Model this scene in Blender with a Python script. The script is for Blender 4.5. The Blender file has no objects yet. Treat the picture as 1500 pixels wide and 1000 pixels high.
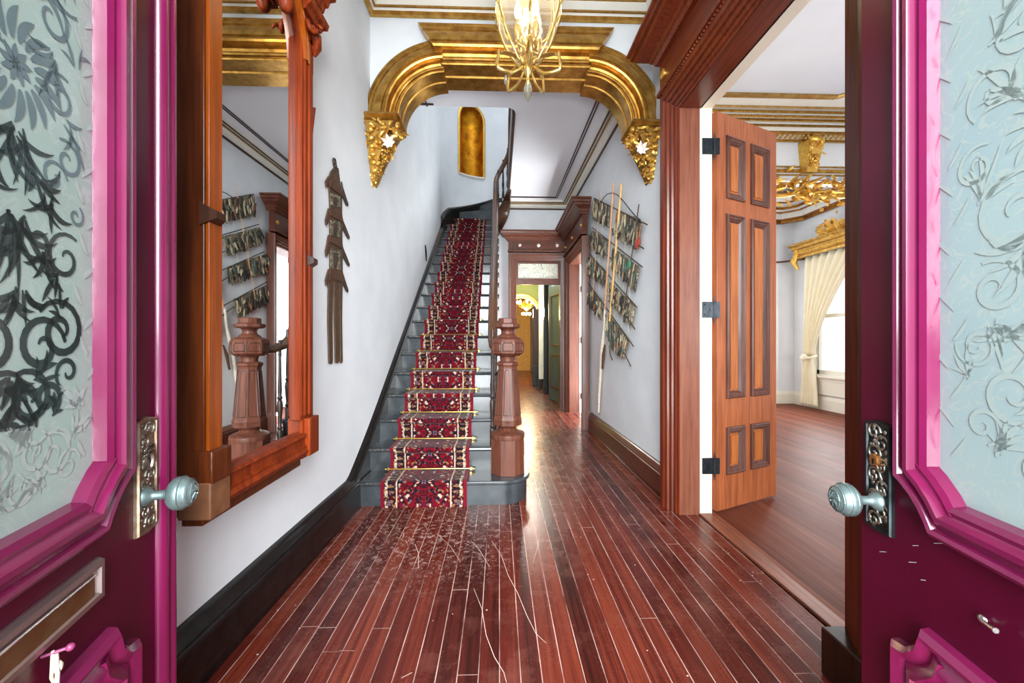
import bpy, bmesh, math, random
from mathutils import Vector, Matrix
PI = math.pi
random.seed(7)
S = bpy.context.scene
COL = S.collection

# ------------------------------------------------------------------ camera geometry
F = 580.0; EYE = 1.2
TH = math.atan(19 / F); SN, CS = math.sin(TH), math.cos(TH)
cam_data = bpy.data.cameras.new('camera'); cam = bpy.data.objects.new('camera', cam_data); COL.objects.link(cam)
cam_data.sensor_width = 36; cam_data.lens = 36 * F / 1500; cam_data.clip_start = .02
cam.location = (0, 0, EYE); cam.rotation_euler = (PI / 2, 0, -TH)
S.camera = cam

def ray(px, py):
    u = (px - 750) / F; v = (500 - py) / F
    return SN + u * CS, CS - u * SN, v
def onX(px, py, X):
    d = ray(px, py); t = X / d[0]; return Vector((X, d[1] * t, EYE + d[2] * t))
def onY(px, py, Y):
    d = ray(px, py); t = Y / d[1]; return Vector((d[0] * t, Y, EYE + d[2] * t))
def onZ(px, py, Z):
    d = ray(px, py); t = (Z - EYE) / d[2]; return Vector((d[0] * t, d[1] * t, Z))
# the two long hall walls are very slightly out of parallel, as in the old house
KL, KR = .018, -.0115
def LX(y): return -1.085 + KL * (y - 1.43)
def RX(y): return 1.29 + KR * (y - 2.96)
def onL(px, py, off=0):
    d = ray(px, py); t = (-1.085 - KL * 1.43 + off) / (d[0] - KL * d[1]); return Vector((d[0] * t, d[1] * t, EYE + d[2] * t))
def onR(px, py, off=0):
    d = ray(px, py); t = (1.29 - KR * 2.96 - off) / (d[0] - KR * d[1]); return Vector((d[0] * t, d[1] * t, EYE + d[2] * t))

# ------------------------------------------------------------------ materials
def lin(r, g, b):
    f = lambda c: (c / 255 / 12.92) if c / 255 <= .04045 else ((c / 255 + .055) / 1.055) ** 2.4
    return (f(r), f(g), f(b), 1)
MATS = {}
class NT:
    def __init__(s, name):
        s.m = bpy.data.materials.new(name); s.m.use_nodes = True; s.t = s.m.node_tree; s.n = s.t.nodes; s.l = s.t.links
        s.b = s.n['Principled BSDF']; s.out = s.n['Material Output']
    def add(s, typ, **kw):
        n = s.n.new(typ)
        for k, v in kw.items():
            if k.startswith('i_'): n.inputs[k[2:].replace('_', ' ')].default_value = v
            else: setattr(n, k, v)
        return n
    def link(s, a, b): s.l.new(a, b)
    def math(s, op, a, b=None, c=None):
        n = s.n.new('ShaderNodeMath'); n.operation = op
        for i, v in enumerate((a, b, c)):
            if v is None: continue
            if isinstance(v, (int, float)): n.inputs[i].default_value = v
            else: s.l.new(v, n.inputs[i])
        return n.outputs[0]
    def mix(s, fac, a, b):
        n = s.n.new('ShaderNodeMix'); n.data_type = 'RGBA'
        for i, v in ((0, fac), (6, a), (7, b)):
            if isinstance(v, (int, float, tuple)): n.inputs[i].default_value = v
            else: s.l.new(v, n.inputs[i])
        return n.outputs[2]
    def ramp(s, fac, stops, interp='LINEAR'):
        n = s.n.new('ShaderNodeValToRGB'); n.color_ramp.interpolation = interp
        e = n.color_ramp.elements
        while len(e) < len(stops): e.new(.5)
        for el, (p, c) in zip(e, stops): el.position = p; el.color = c
        s.l.new(fac, n.inputs[0]); return n.outputs[0]
    def coords(s, scale=(1, 1, 1), kind='Object'):
        tc = s.n.new('ShaderNodeTexCoord'); mp = s.n.new('ShaderNodeMapping'); mp.inputs['Scale'].default_value = scale
        s.l.new(tc.outputs[kind], mp.inputs['Vector']); return mp.outputs['Vector']
    def noise(s, vec, scale=5, detail=4, rough=.55, dist=0):
        n = s.n.new('ShaderNodeTexNoise'); n.inputs['Scale'].default_value = scale; n.inputs['Detail'].default_value = detail
        n.inputs['Roughness'].default_value = rough; n.inputs['Distortion'].default_value = dist
        if vec is not None: s.l.new(vec, n.inputs['Vector'])
        return n.outputs['Fac']
    def bump(s, h, strength=.2, dist=.01):
        n = s.n.new('ShaderNodeBump'); n.inputs['Strength'].default_value = strength; n.inputs['Distance'].default_value = dist
        s.l.new(h, n.inputs['Height']); s.l.new(n.outputs[0], s.b.inputs['Normal'])
    def set(s, **kw):
        for k, v in kw.items():
            s.b.inputs[k.replace('_', ' ')].default_value = v

def plain(name, c1, rough=.5, metal=0, c2=None, nscale=8, bump=0, coat=0, vec=(1, 1, 1), spec=.5, lo=.3, hi=.7, brough=None):
    t = NT(name); v = t.coords(vec)
    nz = t.noise(v, nscale)
    if c2 is not None: t.link(t.ramp(nz, [(lo, c1), (hi, c2)]), t.b.inputs['Base Color'])
    else: t.b.inputs['Base Color'].default_value = c1
    t.set(Roughness=rough, Metallic=metal); t.b.inputs['Specular IOR Level'].default_value = spec
    if coat: t.b.inputs['Coat Weight'].default_value = coat; t.b.inputs['Coat Roughness'].default_value = .12
    if bump: t.bump(nz, bump)
    MATS[name] = t.m; return t.m

def wood(name, c1, c2, rough=.35, coat=.3, axis='z', fine=1.0, spec=.5):
    t = NT(name)
    sc = {'z': (22, 22, 1.1), 'y': (22, 1.1, 22), 'x': (1.1, 22, 22)}[axis]
    v = t.coords(tuple(q * fine for q in sc))
    g = t.noise(v, 2.2, 7, .6, .5)
    big = t.noise(t.coords((1.5, 1.5, 1.5)), 2, 2)
    fac = t.math('ADD', t.math('MULTIPLY', g, .8), t.math('MULTIPLY', big, .2))
    t.link(t.ramp(fac, [(.34, c1), (.64, c2)]), t.b.inputs['Base Color'])
    t.set(Roughness=rough); t.b.inputs['Coat Weight'].default_value = coat * .35; t.b.inputs['Coat Roughness'].default_value = .15
    t.b.inputs['Specular IOR Level'].default_value = spec * .6
    t.bump(g, .08, .004)
    MATS[name] = t.m; return t.m

plain('plaster', lin(214, 217, 221), .75, c2=lin(224, 227, 230), nscale=3.0, bump=.10, spec=.2)
plain('plaster_cream', lin(220, 221, 222), .7, c2=lin(228, 228, 228), nscale=3.0, spec=.2)
plain('ceiling_white', lin(220, 223, 232), .8, c2=lin(226, 229, 236), nscale=2.0, spec=.2)
plain('ceiling_rear_white', lin(236, 239, 244), .8, c2=lin(240, 242, 247), nscale=2.0, spec=.2)
plain('crown_white', lin(226, 222, 210), .55, c2=lin(232, 228, 218), nscale=6)
plain('cream_paint', lin(232, 224, 205), .45)
plain('green_paint', lin(176, 178, 92), .6, c2=lin(160, 166, 88), nscale=4)
plain('teal_paint', lin(80, 96, 106), .45)
plain('orange_paper', lin(196, 140, 62), .6, c2=lin(216, 168, 92), nscale=12)
plain('black_wood', lin(12, 10, 10), .28, c2=lin(26, 23, 22), nscale=18, bump=.12, coat=.25, spec=.35)
plain('brown_base', lin(62, 28, 22), .3, c2=lin(92, 45, 34), nscale=14, vec=(6, 1, 6), coat=.3)
plain('stair_paint', lin(34, 38, 41), .25, c2=lin(58, 64, 68), nscale=7, bump=.08, coat=.3)
plain('worn_edge', lin(44, 44, 44), .4, c2=lin(150, 140, 125), nscale=60, lo=.5, hi=.75)
plain('purple_paint', lin(90, 7, 42), .32, c2=lin(76, 5, 35), nscale=4, coat=.08, spec=.22)
plain('magenta_paint', lin(124, 24, 76), .24, c2=lin(112, 20, 66), nscale=6, coat=.5)
plain('lead_edge', lin(60, 68, 78), .4)
plain('brass', lin(214, 176, 96), .28, 1)
plain('brass_dull', lin(132, 96, 64), .42, .9, c2=lin(186, 176, 160), nscale=26)
plain('nickel', lin(188, 184, 172), .38, 1, c2=lin(126, 120, 108), nscale=30)
plain('blackened_metal', lin(70, 78, 80), .4, .9, c2=lin(42, 48, 50), nscale=22)
plain('verdigris', lin(92, 108, 108), .42, .55, c2=lin(122, 140, 140), nscale=24, bump=.1)
plain('slot_frame', lin(176, 160, 158), .3, .85)
plain('slot_flap', lin(126, 78, 42), .4, .8, c2=lin(150, 122, 88), nscale=22)
plain('copper', lin(200, 140, 84), .35, .9)
plain('black_iron', lin(26, 25, 24), .4, .6)
plain('steel', lin(58, 64, 70), .4, .8, c2=lin(40, 44, 50), nscale=30)
plain('shell_white', lin(232, 214, 208), .6)
plain('leather', lin(58, 44, 32), .6, c2=lin(88, 62, 40), nscale=30, bump=.3)
plain('leather_dark', lin(50, 40, 30), .6, c2=lin(66, 50, 38), nscale=24, bump=.2)
plain('leather_rust', lin(84, 52, 32), .65, c2=lin(66, 44, 32), nscale=18)
plain('beadwork', lin(50, 46, 38), .5, c2=lin(168, 156, 130), nscale=95, lo=.46, hi=.62, bump=.4)
plain('bamboo', lin(206, 158, 112), .5, c2=lin(186, 128, 86), nscale=14)
plain('bamboo_yellow', lin(218, 176, 110), .5, c2=lin(206, 158, 92), nscale=14)
plain('dark_stick', lin(72, 56, 46), .6)
plain('rag_white', lin(214, 204, 190), .8, c2=lin(190, 176, 158), nscale=40)
plain('curtain', lin(240, 228, 196), .8, c2=lin(246, 236, 208), nscale=6, spec=.2)
plain('orange_wood', lin(186, 110, 34), .35, c2=lin(160, 86, 22), nscale=6, vec=(8, 8, 1), coat=.3)
plain('string', lin(216, 206, 176), .8)
plain('pink_enamel', lin(140, 56, 98), .35)
plain('chrome', lin(220, 220, 220), .25, 1)

wood('mahogany', lin(76, 27, 13), lin(120, 50, 27), .3, .35)
wood('mahogany_x', lin(74, 26, 12), lin(116, 48, 26), .3, .35, 'y')
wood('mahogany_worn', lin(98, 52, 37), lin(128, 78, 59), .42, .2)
wood('rear_wood', lin(68, 35, 25), lin(102, 57, 42), .35, .3)
wood('rear_wood_y', lin(68, 35, 25), lin(98, 53, 40), .35, .3, 'y')
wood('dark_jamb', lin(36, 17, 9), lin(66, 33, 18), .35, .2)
wood('door_wood', lin(122, 62, 34), lin(166, 94, 56), .36, .3)
wood('door_panel_wood', lin(138, 72, 30), lin(180, 106, 56), .34, .3)
wood('door_bead', lin(66, 36, 28), lin(112, 76, 66), .34, .4)
wood('walnut_orange', lin(104, 44, 3), lin(148, 70, 14), .28, .5)
wood('walnut_dark', lin(52, 18, 4), lin(94, 42, 12), .3, .4)
wood('walnut_red', lin(82, 25, 9), lin(136, 54, 20), .4, .05, 'z', 1.0, .22)
wood('newel_wood', lin(66, 34, 24), lin(98, 56, 42), .46, .1, 'z', 1.0, .4)
wood('newel_bead', lin(44, 26, 22), lin(72, 44, 38), .35, .3)
wood('rail_wood', lin(56, 36, 26), lin(98, 66, 46), .28, .5, 'y')
wood('baluster_wood', lin(40, 30, 26), lin(64, 48, 40), .35, .3)
wood('threshold_wood', lin(96, 50, 34), lin(140, 84, 62), .4, .1, 'y')

def gold_mat(name, c1, c2, rough, scale, bump):
    t = NT(name); v = t.coords()
    n = t.noise(v, scale, 5, .6); t.link(t.ramp(n, [(.3, c1), (.72, c2)]), t.b.inputs['Base Color'])
    t.set(Metallic=.85, Roughness=rough); t.bump(n, bump, .006); MATS[name] = t.m
gold_mat('gold', lin(150, 104, 38), lin(212, 168, 86), .32, 14, .16)
gold_mat('gold_dark', lin(120, 72, 22), lin(190, 128, 44), .36, 14, .25)
gold_mat('gold_bright', lin(214, 160, 60), lin(240, 200, 110), .34, 30, .4)
gold_mat('gold_leaf_niche', lin(150, 82, 8), lin(232, 160, 30), .38, 7, .15)
gold_mat('gold_line', lin(150, 112, 52), lin(196, 160, 96), .4, 20, .1)
gold_mat('lantern_gold', lin(200, 158, 72), lin(236, 206, 130), .25, 20, .1)

def emit(name, col, strength):
    t = NT(name); t.b.inputs['Base Color'].default_value = col
    t.b.inputs['Emission Color'].default_value = col; t.b.inputs['Emission Strength'].default_value = strength
    MATS[name] = t.m
emit('bulb_glow', (1, .88, .66, 1), 4.5)
emit('bulb_small', (1, .8, .45, 1), 14)

# mirror
t = NT('mirror_glass'); t.set(Metallic=1, Roughness=.01); t.b.inputs['Base Color'].default_value = (.86, .88, .87, 1); MATS['mirror_glass'] = t.m
# clear thin glass for the lantern
t = NT('lantern_glass'); tr = t.add('ShaderNodeBsdfTransparent'); tr.inputs[0].default_value = (1, .97, .9, 1)
tl = t.add('ShaderNodeBsdfTranslucent'); tl.inputs[0].default_value = (1, .93, .78, 1)
gl = t.add('ShaderNodeBsdfGlossy'); gl.inputs['Roughness'].default_value = .05
m1 = t.add('ShaderNodeMixShader'); m1.inputs[0].default_value = .24; t.link(tr.outputs[0], m1.inputs[1]); t.link(tl.outputs[0], m1.inputs[2])
m2 = t.add('ShaderNodeMixShader'); m2.inputs[0].default_value = .08; t.link(m1.outputs[0], m2.inputs[1]); t.link(gl.outputs[0], m2.inputs[2])
t.link(m2.outputs[0], t.out.inputs[0]); MATS['lantern_glass'] = t.m
t = NT('crystal'); t.b.inputs['Transmission Weight'].default_value = .85; t.set(Roughness=.06); t.b.inputs['Base Color'].default_value = (.55, .53, .42, 1); MATS['crystal'] = t.m
t = NT('pane'); tr = t.add('ShaderNodeBsdfTransparent'); gl = t.add('ShaderNodeBsdfGlossy'); gl.inputs['Roughness'].default_value = .02
m1 = t.add('ShaderNodeMixShader'); m1.inputs[0].default_value = .06; t.link(tr.outputs[0], m1.inputs[1]); t.link(gl.outputs[0], m1.inputs[2])
t.link(m1.outputs[0], t.out.inputs[0]); MATS['pane'] = t.m
# frosted front door glass
def frosted(name, c1, c2, c3, trans=.25):
    t = NT(name); v = t.coords()
    n = t.noise(v, 3, 2)
    w = t.noise(v, 13, 2, .5, 2.2)
    band = t.math('LESS_THAN', t.math('ABSOLUTE', t.math('SUBTRACT', w, .5)), .018)
    base = t.ramp(n, [(.3, c1), (.7, c2)])
    t.link(t.mix(t.math('MULTIPLY', band, .5), base, c3), t.b.inputs['Base Color'])
    t.set(Roughness=.16); t.b.inputs['Specular IOR Level'].default_value = .6
    MATS[name] = t.m
frosted('frosted_green', lin(170, 195, 187), lin(184, 208, 200), lin(196, 214, 210))
frosted('frosted_blue', lin(160, 186, 190), lin(172, 196, 194), lin(188, 200, 190))
plain('reflection_dark', lin(36, 46, 46), .12, c2=lin(70, 86, 86), nscale=6)  # dark reflections in the clear scrolls, put into the colour
plain('reflection_grey', lin(96, 116, 122), .15, c2=lin(116, 140, 144), nscale=6)
plain('etch_pale', lin(188, 204, 200), .3)
plain('etch_warm', lin(176, 194, 188), .25, c2=lin(168, 190, 190), nscale=9)
# transom glass
t = NT('transom_glass'); v = t.coords((1, 1, 1)); w = t.noise(v, 9, 2, .5, 2.5)
band = t.math('LESS_THAN', t.math('ABSOLUTE', t.math('SUBTRACT', w, .5)), .02)
t.link(t.mix(band, lin(206, 204, 186), lin(112, 122, 118)), t.b.inputs['Base Color']); t.set(Roughness=.2); MATS['transom_glass'] = t.m

# hall floor: narrow boards running away from the door
def boards(name, dark, mid, light, width, seam_col, rough, dusty=1.0, seamw=.03, spec=.18):
    t = NT(name)
    g = t.add('ShaderNodeNewGeometry'); sp = t.add('ShaderNodeSeparateXYZ'); t.link(g.outputs['Position'], sp.inputs[0])
    x, y = sp.outputs[0], sp.outputs[1]
    q = t.math('DIVIDE', x, width); bid = t.math('FLOOR', q); fr = t.math('FRACT', q)
    wn = t.add('ShaderNodeTexWhiteNoise', noise_dimensions='1D'); t.link(bid, wn.inputs['W']); rnd = wn.outputs['Value']
    cv = t.add('ShaderNodeCombineXYZ'); t.link(t.math('MULTIPLY', x, 26), cv.inputs[0])
    t.link(t.math('ADD', t.math('MULTIPLY', y, .7), t.math('MULTIPLY', rnd, 40)), cv.inputs[1]); t.link(t.math('MULTIPLY', bid, 3.1), cv.inputs[2])
    grain = t.noise(cv.outputs[0], 1.5, 6, .65, .6)
    # end joints
    yy = t.math('FRACT', t.math('ADD', t.math('DIVIDE', y, 2.3), t.math('MULTIPLY', rnd, 5)))
    seam = t.math('LESS_THAN', fr, seamw); joint = t.math('LESS_THAN', yy, .0012)
    fac = t.math('ADD', t.math('MULTIPLY', grain, .75), t.math('MULTIPLY', rnd, .28))
    col = t.ramp(fac, [(.3, dark), (.52, mid), (.8, light)])
    scuff = t.noise(g.outputs['Position'], 5.5, 6, .7)
    sc2 = t.noise(g.outputs['Position'], 1.3, 3, .5)
    sfac = t.math('MULTIPLY', t.ramp(t.math('ADD', t.math('MULTIPLY', scuff, .6), t.math('MULTIPLY', sc2, .4)), [(.5, (0, 0, 0, 1)), (.7, (1, 1, 1, 1))]), .5 * dusty)
    col = t.mix(sfac, col, lin(122, 72, 60))
    vo = t.add('ShaderNodeTexVoronoi'); vo.inputs['Scale'].default_value = 16; t.link(g.outputs['Position'], vo.inputs['Vector'])
    spk = t.math('LESS_THAN', vo.outputs['Distance'], .062 * dusty if dusty else 0)
    spm = t.math('MULTIPLY', spk, t.math('GREATER_THAN', t.noise(g.outputs['Position'], 2.2, 3), .52))
    col = t.mix(t.math('MULTIPLY', spm, .8), col, lin(206, 186, 174))
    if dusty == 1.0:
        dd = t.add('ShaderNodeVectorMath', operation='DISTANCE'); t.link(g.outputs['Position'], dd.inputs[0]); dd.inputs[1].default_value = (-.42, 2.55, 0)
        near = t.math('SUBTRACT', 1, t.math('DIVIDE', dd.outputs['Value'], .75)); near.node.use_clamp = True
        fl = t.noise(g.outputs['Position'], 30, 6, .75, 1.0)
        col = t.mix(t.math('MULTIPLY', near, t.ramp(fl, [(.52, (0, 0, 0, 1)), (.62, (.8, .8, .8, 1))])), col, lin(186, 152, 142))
    sn = t.noise(g.outputs['Position'], 3.5, 3)
    smf = t.math('MULTIPLY', t.math('MAXIMUM', seam, joint), t.ramp(sn, [(.35, (.1, .1, .1, 1)), (.6, (1, 1, 1, 1))]))
    col = t.mix(t.math('MULTIPLY', smf, .8), col, seam_col)
    t.link(col, t.b.inputs['Base Color'])
    t.link(t.math('ADD', rough, t.math('MULTIPLY', scuff, .14)), t.b.inputs['Roughness'])
    t.b.inputs['Specular IOR Level'].default_value = spec
    t.bump(t.math('SUBTRACT', grain, t.math('MULTIPLY', seam, .3)), .05, .003)
    MATS[name] = t.m
boards('hall_boards', lin(42, 13, 10), lin(78, 26, 19), lin(124, 54, 36), .076, lin(206, 172, 162), .2, 1.0, .045)
boards('parlor_boards', lin(84, 42, 30), lin(112, 62, 46), lin(136, 82, 62), .076, lin(86, 44, 34), .4, .1, .04, .05)

# oriental stair runner, uv.x across, uv.y along in metres
t = NT('runner_pile'); uv = t.add('ShaderNodeUVMap'); sp = t.add('ShaderNodeSeparateXYZ'); t.link(uv.outputs[0], sp.inputs[0])
a = t.math('ABSOLUTE', t.math('SUBTRACT', sp.outputs[0], .5))
vv = t.math('PINGPONG', sp.outputs[1], .19)
cv = t.add('ShaderNodeCombineXYZ'); t.link(t.math('MULTIPLY', a, .62), cv.inputs[0]); t.link(vv, cv.inputs[1])
vo = t.add('ShaderNodeTexVoronoi'); vo.inputs['Scale'].default_value = 62; t.link(cv.outputs[0], vo.inputs['Vector'])
vs = t.add('ShaderNodeSeparateColor'); t.link(vo.outputs['Color'], vs.inputs[0])
vo2 = t.add('ShaderNodeTexVoronoi'); vo2.inputs['Scale'].default_value = 19; t.link(cv.outputs[0], vo2.inputs['Vector'])
nz = t.noise(cv.outputs[0], 26, 3, .6, 1.5)
red, dred, navy, cream, tan, mauve = lin(98, 7, 22), lin(62, 5, 16), lin(24, 15, 23), lin(168, 150, 130), lin(118, 82, 56), lin(90, 64, 80)
motif = t.ramp(vs.outputs[0], [(0, navy), (.24, dred), (.36, red), (.48, navy), (.58, tan), (.68, red), (.84, cream), (.91, mauve)], 'CONSTANT')
dia = t.math('FRACT', t.math('MULTIPLY', t.math('ADD', t.math('MULTIPLY', a, 2.2), t.math('MULTIPLY', vv, 5.2)), 1.55))
ring = t.math('LESS_THAN', t.math('ABSOLUTE', t.math('SUBTRACT', t.math('ADD', dia, t.math('MULTIPLY', nz, .5)), .72)), .22)
dots = t.math('GREATER_THAN', t.math('ADD', vs.outputs[2], t.math('MULTIPLY', nz, .2)), .70)
plainf = t.mix(t.math('GREATER_THAN', nz, .5), red, dred)
field = t.mix(t.math('MAXIMUM', ring, dots), plainf, motif)
border = t.ramp(vs.outputs[1], [(0, navy), (.26, dred), (.42, mauve), (.5, navy), (.64, tan), (.78, dred), (.93, cream)], 'CONSTANT')
inb = t.math('GREATER_THAN', a, .31); line = t.math('LESS_THAN', t.math('ABSOLUTE', t.math('SUBTRACT', a, .315)), .008)
line2 = t.math('LESS_THAN', t.math('ABSOLUTE', t.math('SUBTRACT', a, .435)), .016); edge = t.math('GREATER_THAN', a, .462)
col = t.mix(inb, field, border); col = t.mix(line, col, cream); col = t.mix(t.math('MULTIPLY', line2, t.math('GREATER_THAN', nz, .48)), col, cream); col = t.mix(edge, col, lin(104, 12, 30))
t.link(col, t.b.inputs['Base Color']); t.set(Roughness=.95); t.b.inputs['Specular IOR Level'].default_value = .1; t.bump(nz, .4, .006)
t.b.inputs['Sheen Weight'].default_value = .08
MATS['runner_pile'] = t.m
# feather / bark bundles on the wall hanging
t = NT('bark_bundle'); v = t.coords((1, 60, 7)); n = t.noise(v, 1.6, 4, .6, .8); n2 = t.noise(t.coords((30, 30, 30)), 1.5, 2)
cc = t.ramp(n, [(.3, lin(44, 42, 38)), (.42, lin(98, 90, 76)), (.5, lin(62, 58, 50)), (.56, lin(184, 170, 140)), (.64, lin(84, 76, 64)), (.72, lin(128, 84, 60)), (.8, lin(60, 84, 80))])
t.link(cc, t.b.inputs['Base Color']); t.set(Roughness=.8); t.bump(n, .6, .02); MATS['bark_bundle'] = t.m
# one flat material each for the bark strips
for i, c in enumerate([(58, 54, 48), (106, 98, 82), (172, 158, 130), (134, 92, 66), (74, 94, 86), (44, 42, 40), (150, 138, 118)]): plain('bark_strip_%s' % 'abcdefg'[i], lin(*c), .8)
plain('bark_green', lin(70, 150, 110), .6); plain('bark_red', lin(150, 62, 52), .6)

# ------------------------------------------------------------------ mesh helpers
class MB:
    def __init__(s): s.v = []; s.f = []; s.uv = None; s.mi = None
    def add(s, vs, fs):
        o = len(s.v); s.v += [tuple(q) for q in vs]; s.f += [tuple(i + o for i in f) for f in fs]; return s
    def box(s, x0, x1, y0, y1, z0, z1):
        return s.add([(x0, y0, z0), (x1, y0, z0), (x1, y1, z0), (x0, y1, z0), (x0, y0, z1), (x1, y0, z1), (x1, y1, z1), (x0, y1, z1)],
                     [(0, 3, 2, 1), (4, 5, 6, 7), (0, 1, 5, 4), (1, 2, 6, 5), (2, 3, 7, 6), (3, 0, 4, 7)])
    def prism(s, pts, z0, z1):            # plan polygon extruded in z
        n = len(pts); vs = [(x, y, z0) for x, y in pts] + [(x, y, z1) for x, y in pts]
        return s.add(vs, [tuple(range(n))[::-1], tuple(range(n, 2 * n))] + [(i, (i + 1) % n, n + (i + 1) % n, n + i) for i in range(n)])
    def extrude(s, pts, fm, h0, h1):      # (a,b) polygon through fm(a,b,h)
        n = len(pts); vs = [fm(a, b, h0) for a, b in pts] + [fm(a, b, h1) for a, b in pts]
        return s.add(vs, [tuple(range(n))[::-1], tuple(range(n, 2 * n))] + [(i, (i + 1) % n, n + (i + 1) % n, n + i) for i in range(n)])
    def ring(s, outer, inner, fm, h0, h1):  # slab with a hole: same number of points in outer and inner
        n = len(outer); vs = [fm(a, b, h) for h in (h0, h1) for lst in (outer, inner) for a, b in lst]
        fs = []
        for i in range(n):
            j = (i + 1) % n
            fs += [(i, j, n + j, n + i), (2 * n + i, 3 * n + i, 3 * n + j, 2 * n + j), (i, 2 * n + i, 2 * n + j, j), (n + i, n + j, 3 * n + j, 3 * n + i)]
        return s.add(vs, fs)
    def sweep(s, path, prof, fm, closed=False, m0=None, m1=None):
        n = len(path); P = [Vector(p) for p in path]; ms = []
        def nrm(a, b):
            d = (b - a).normalized(); return Vector((-d.y, d.x))
        for i in range(n):
            if closed: n1, n2 = nrm(P[i - 1], P[i]), nrm(P[i], P[(i + 1) % n])
            elif i == 0: n1 = n2 = nrm(P[0], P[1])
            elif i == n - 1: n1 = n2 = nrm(P[-2], P[-1])
            else: n1, n2 = nrm(P[i - 1], P[i]), nrm(P[i], P[i + 1])
            ms.append((n1 + n2) / max(.2, 1 + n1.dot(n2)))
        if m0: ms[0] = Vector(m0)
        if m1: ms[-1] = Vector(m1)
        k = len(prof); vs = [fm(P[i].x + ms[i].x * o, P[i].y + ms[i].y * o, h) for i in range(n) for o, h in prof]
        fs = []
        for i in range(n if closed else n - 1):
            j = (i + 1) % n
            for q in range(k - 1): fs.append((i * k + q, j * k + q, j * k + q + 1, i * k + q + 1))
            fs.append((i * k + k - 1, j * k + k - 1, j * k, i * k))
        if not closed: fs += [tuple(range(k))[::-1], tuple((n - 1) * k + q for q in range(k))]
        return s.add(vs, fs)
    def tube(s, path, r, seg=8, flat=1.0, cap=True):
        P = [Vector(p) for p in path]; n = len(P); rs = r if isinstance(r, (list, tuple)) else [r] * n
        up = None; vs = []
        for i in range(n):
            t = (P[min(i + 1, n - 1)] - P[max(i - 1, 0)]).normalized()
            if up is None:
                up = Vector((0, 0, 1)) if abs(t.z) < .95 else Vector((1, 0, 0))
            a = t.cross(up)
            if a.length < 1e-4: a = t.cross(Vector((0, 1, 0)))
            a.normalize(); b = a.cross(t).normalized(); up = b
            for q in range(seg):
                w = 2 * PI * q / seg; vs.append(P[i] + a * math.cos(w) * rs[i] + b * math.sin(w) * rs[i] * flat)
        fs = [(i * seg + q, i * seg + (q + 1) % seg, (i + 1) * seg + (q + 1) % seg, (i + 1) * seg + q) for i in range(n - 1) for q in range(seg)]
        if cap: fs += [tuple(range(seg))[::-1], tuple((n - 1) * seg + q for q in range(seg))]
        return s.add(vs, fs)
    def lathe(s, prof, c=(0, 0, 0), seg=16, ph=0, axis='z', sq=None):
        vs = []; n = len(prof)
        for r, z in prof:
            for q in range(seg):
                w = 2 * PI * q / seg + ph; x, y = r * math.cos(w), r * math.sin(w)
                p = {'z': (x, y, z), 'x': (z, x, y), 'y': (x, -z, y)}[axis]
                vs.append((c[0] + p[0], c[1] + p[1], c[2] + p[2]))
        fs = [(i * seg + q, i * seg + (q + 1) % seg, (i + 1) * seg + (q + 1) % seg, (i + 1) * seg + q) for i in range(n - 1) for q in range(seg)]
        fs += [tuple(range(seg))[::-1], tuple((n - 1) * seg + q for q in range(seg))]
        return s.add(vs, fs)
    def blob(s, c, r, rot=None, seg=8, rings=5):
        r = r if isinstance(r, (tuple, list)) else (r, r, r); M = rot or Matrix.Identity(3); vs = []; c = Vector(c)
        for i in range(1, rings):
            a = PI * i / rings
            for q in range(seg):
                w = 2 * PI * q / seg; vs.append(c + M @ Vector((math.sin(a) * math.cos(w) * r[0], math.sin(a) * math.sin(w) * r[1], math.cos(a) * r[2])))
        top = len(vs); vs += [c + M @ Vector((0, 0, r[2])), c - M @ Vector((0, 0, r[2]))]
        fs = [(i * seg + q, (i + 1) * seg + q, (i + 1) * seg + (q + 1) % seg, i * seg + (q + 1) % seg) for i in range(rings - 2) for q in range(seg)]
        fs += [(top, q, (q + 1) % seg) for q in range(seg)] + [(top + 1, (rings - 2) * seg + (q + 1) % seg, (rings - 2) * seg + q) for q in range(seg)]
        return s.add(vs, fs)
    def leaf(s, base, d, nrm_, L, W, curl=.3, th=.25):
        d = Vector(d).normalized(); n = Vector(nrm_).normalized(); sd = d.cross(n).normalized(); base = Vector(base); vs = []; K = 6
        for i in range(K + 1):
            t = i / K; w = W * math.sin(PI * min(1, t * .85 + .12)) * (1 - t * .35) * .5 * (1 if i < K else .12)
            c = base + d * L * t + n * (curl * L * t * t)
            vs += [c - sd * w, c + n * w * th * 2, c + sd * w, c - n * w * th]
        fs = []
        for i in range(K):
            for q in range(4): fs.append((i * 4 + q, i * 4 + (q + 1) % 4, i * 4 + 4 + (q + 1) % 4, i * 4 + 4 + q))
        fs += [(3, 2, 1, 0), tuple(K * 4 + q for q in range(4))]
        return s.add(vs, fs)
    def build(s, name, mat, parent=None, smooth=40, mats=None, bevel=0):
        me = bpy.data.meshes.new(name); me.from_pydata(s.v, [], s.f); me.update()
        bm = bmesh.new(); bm.from_mesh(me); bmesh.ops.recalc_face_normals(bm, faces=bm.faces); bm.to_mesh(me); bm.free()
        if mats:
            for m in mats: me.materials.append(MATS[m])
            if s.mi: me.polygons.foreach_set('material_index', s.mi)
        else: me.materials.append(MATS[mat])
        if smooth:
            me.polygons.foreach_set('use_smooth', [True] * len(me.polygons)); me.set_sharp_from_angle(angle=math.radians(smooth))
        o = bpy.data.objects.new(name, me); COL.objects.link(o)
        if parent: o.parent = parent; o.matrix_parent_inverse = Matrix.Identity(4)
        if bevel:
            b = o.modifiers.new('bevel', 'BEVEL'); b.width = bevel; b.segments = 2; b.limit_method = 'ANGLE'; b.angle_limit = math.radians(40)
        return o
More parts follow.
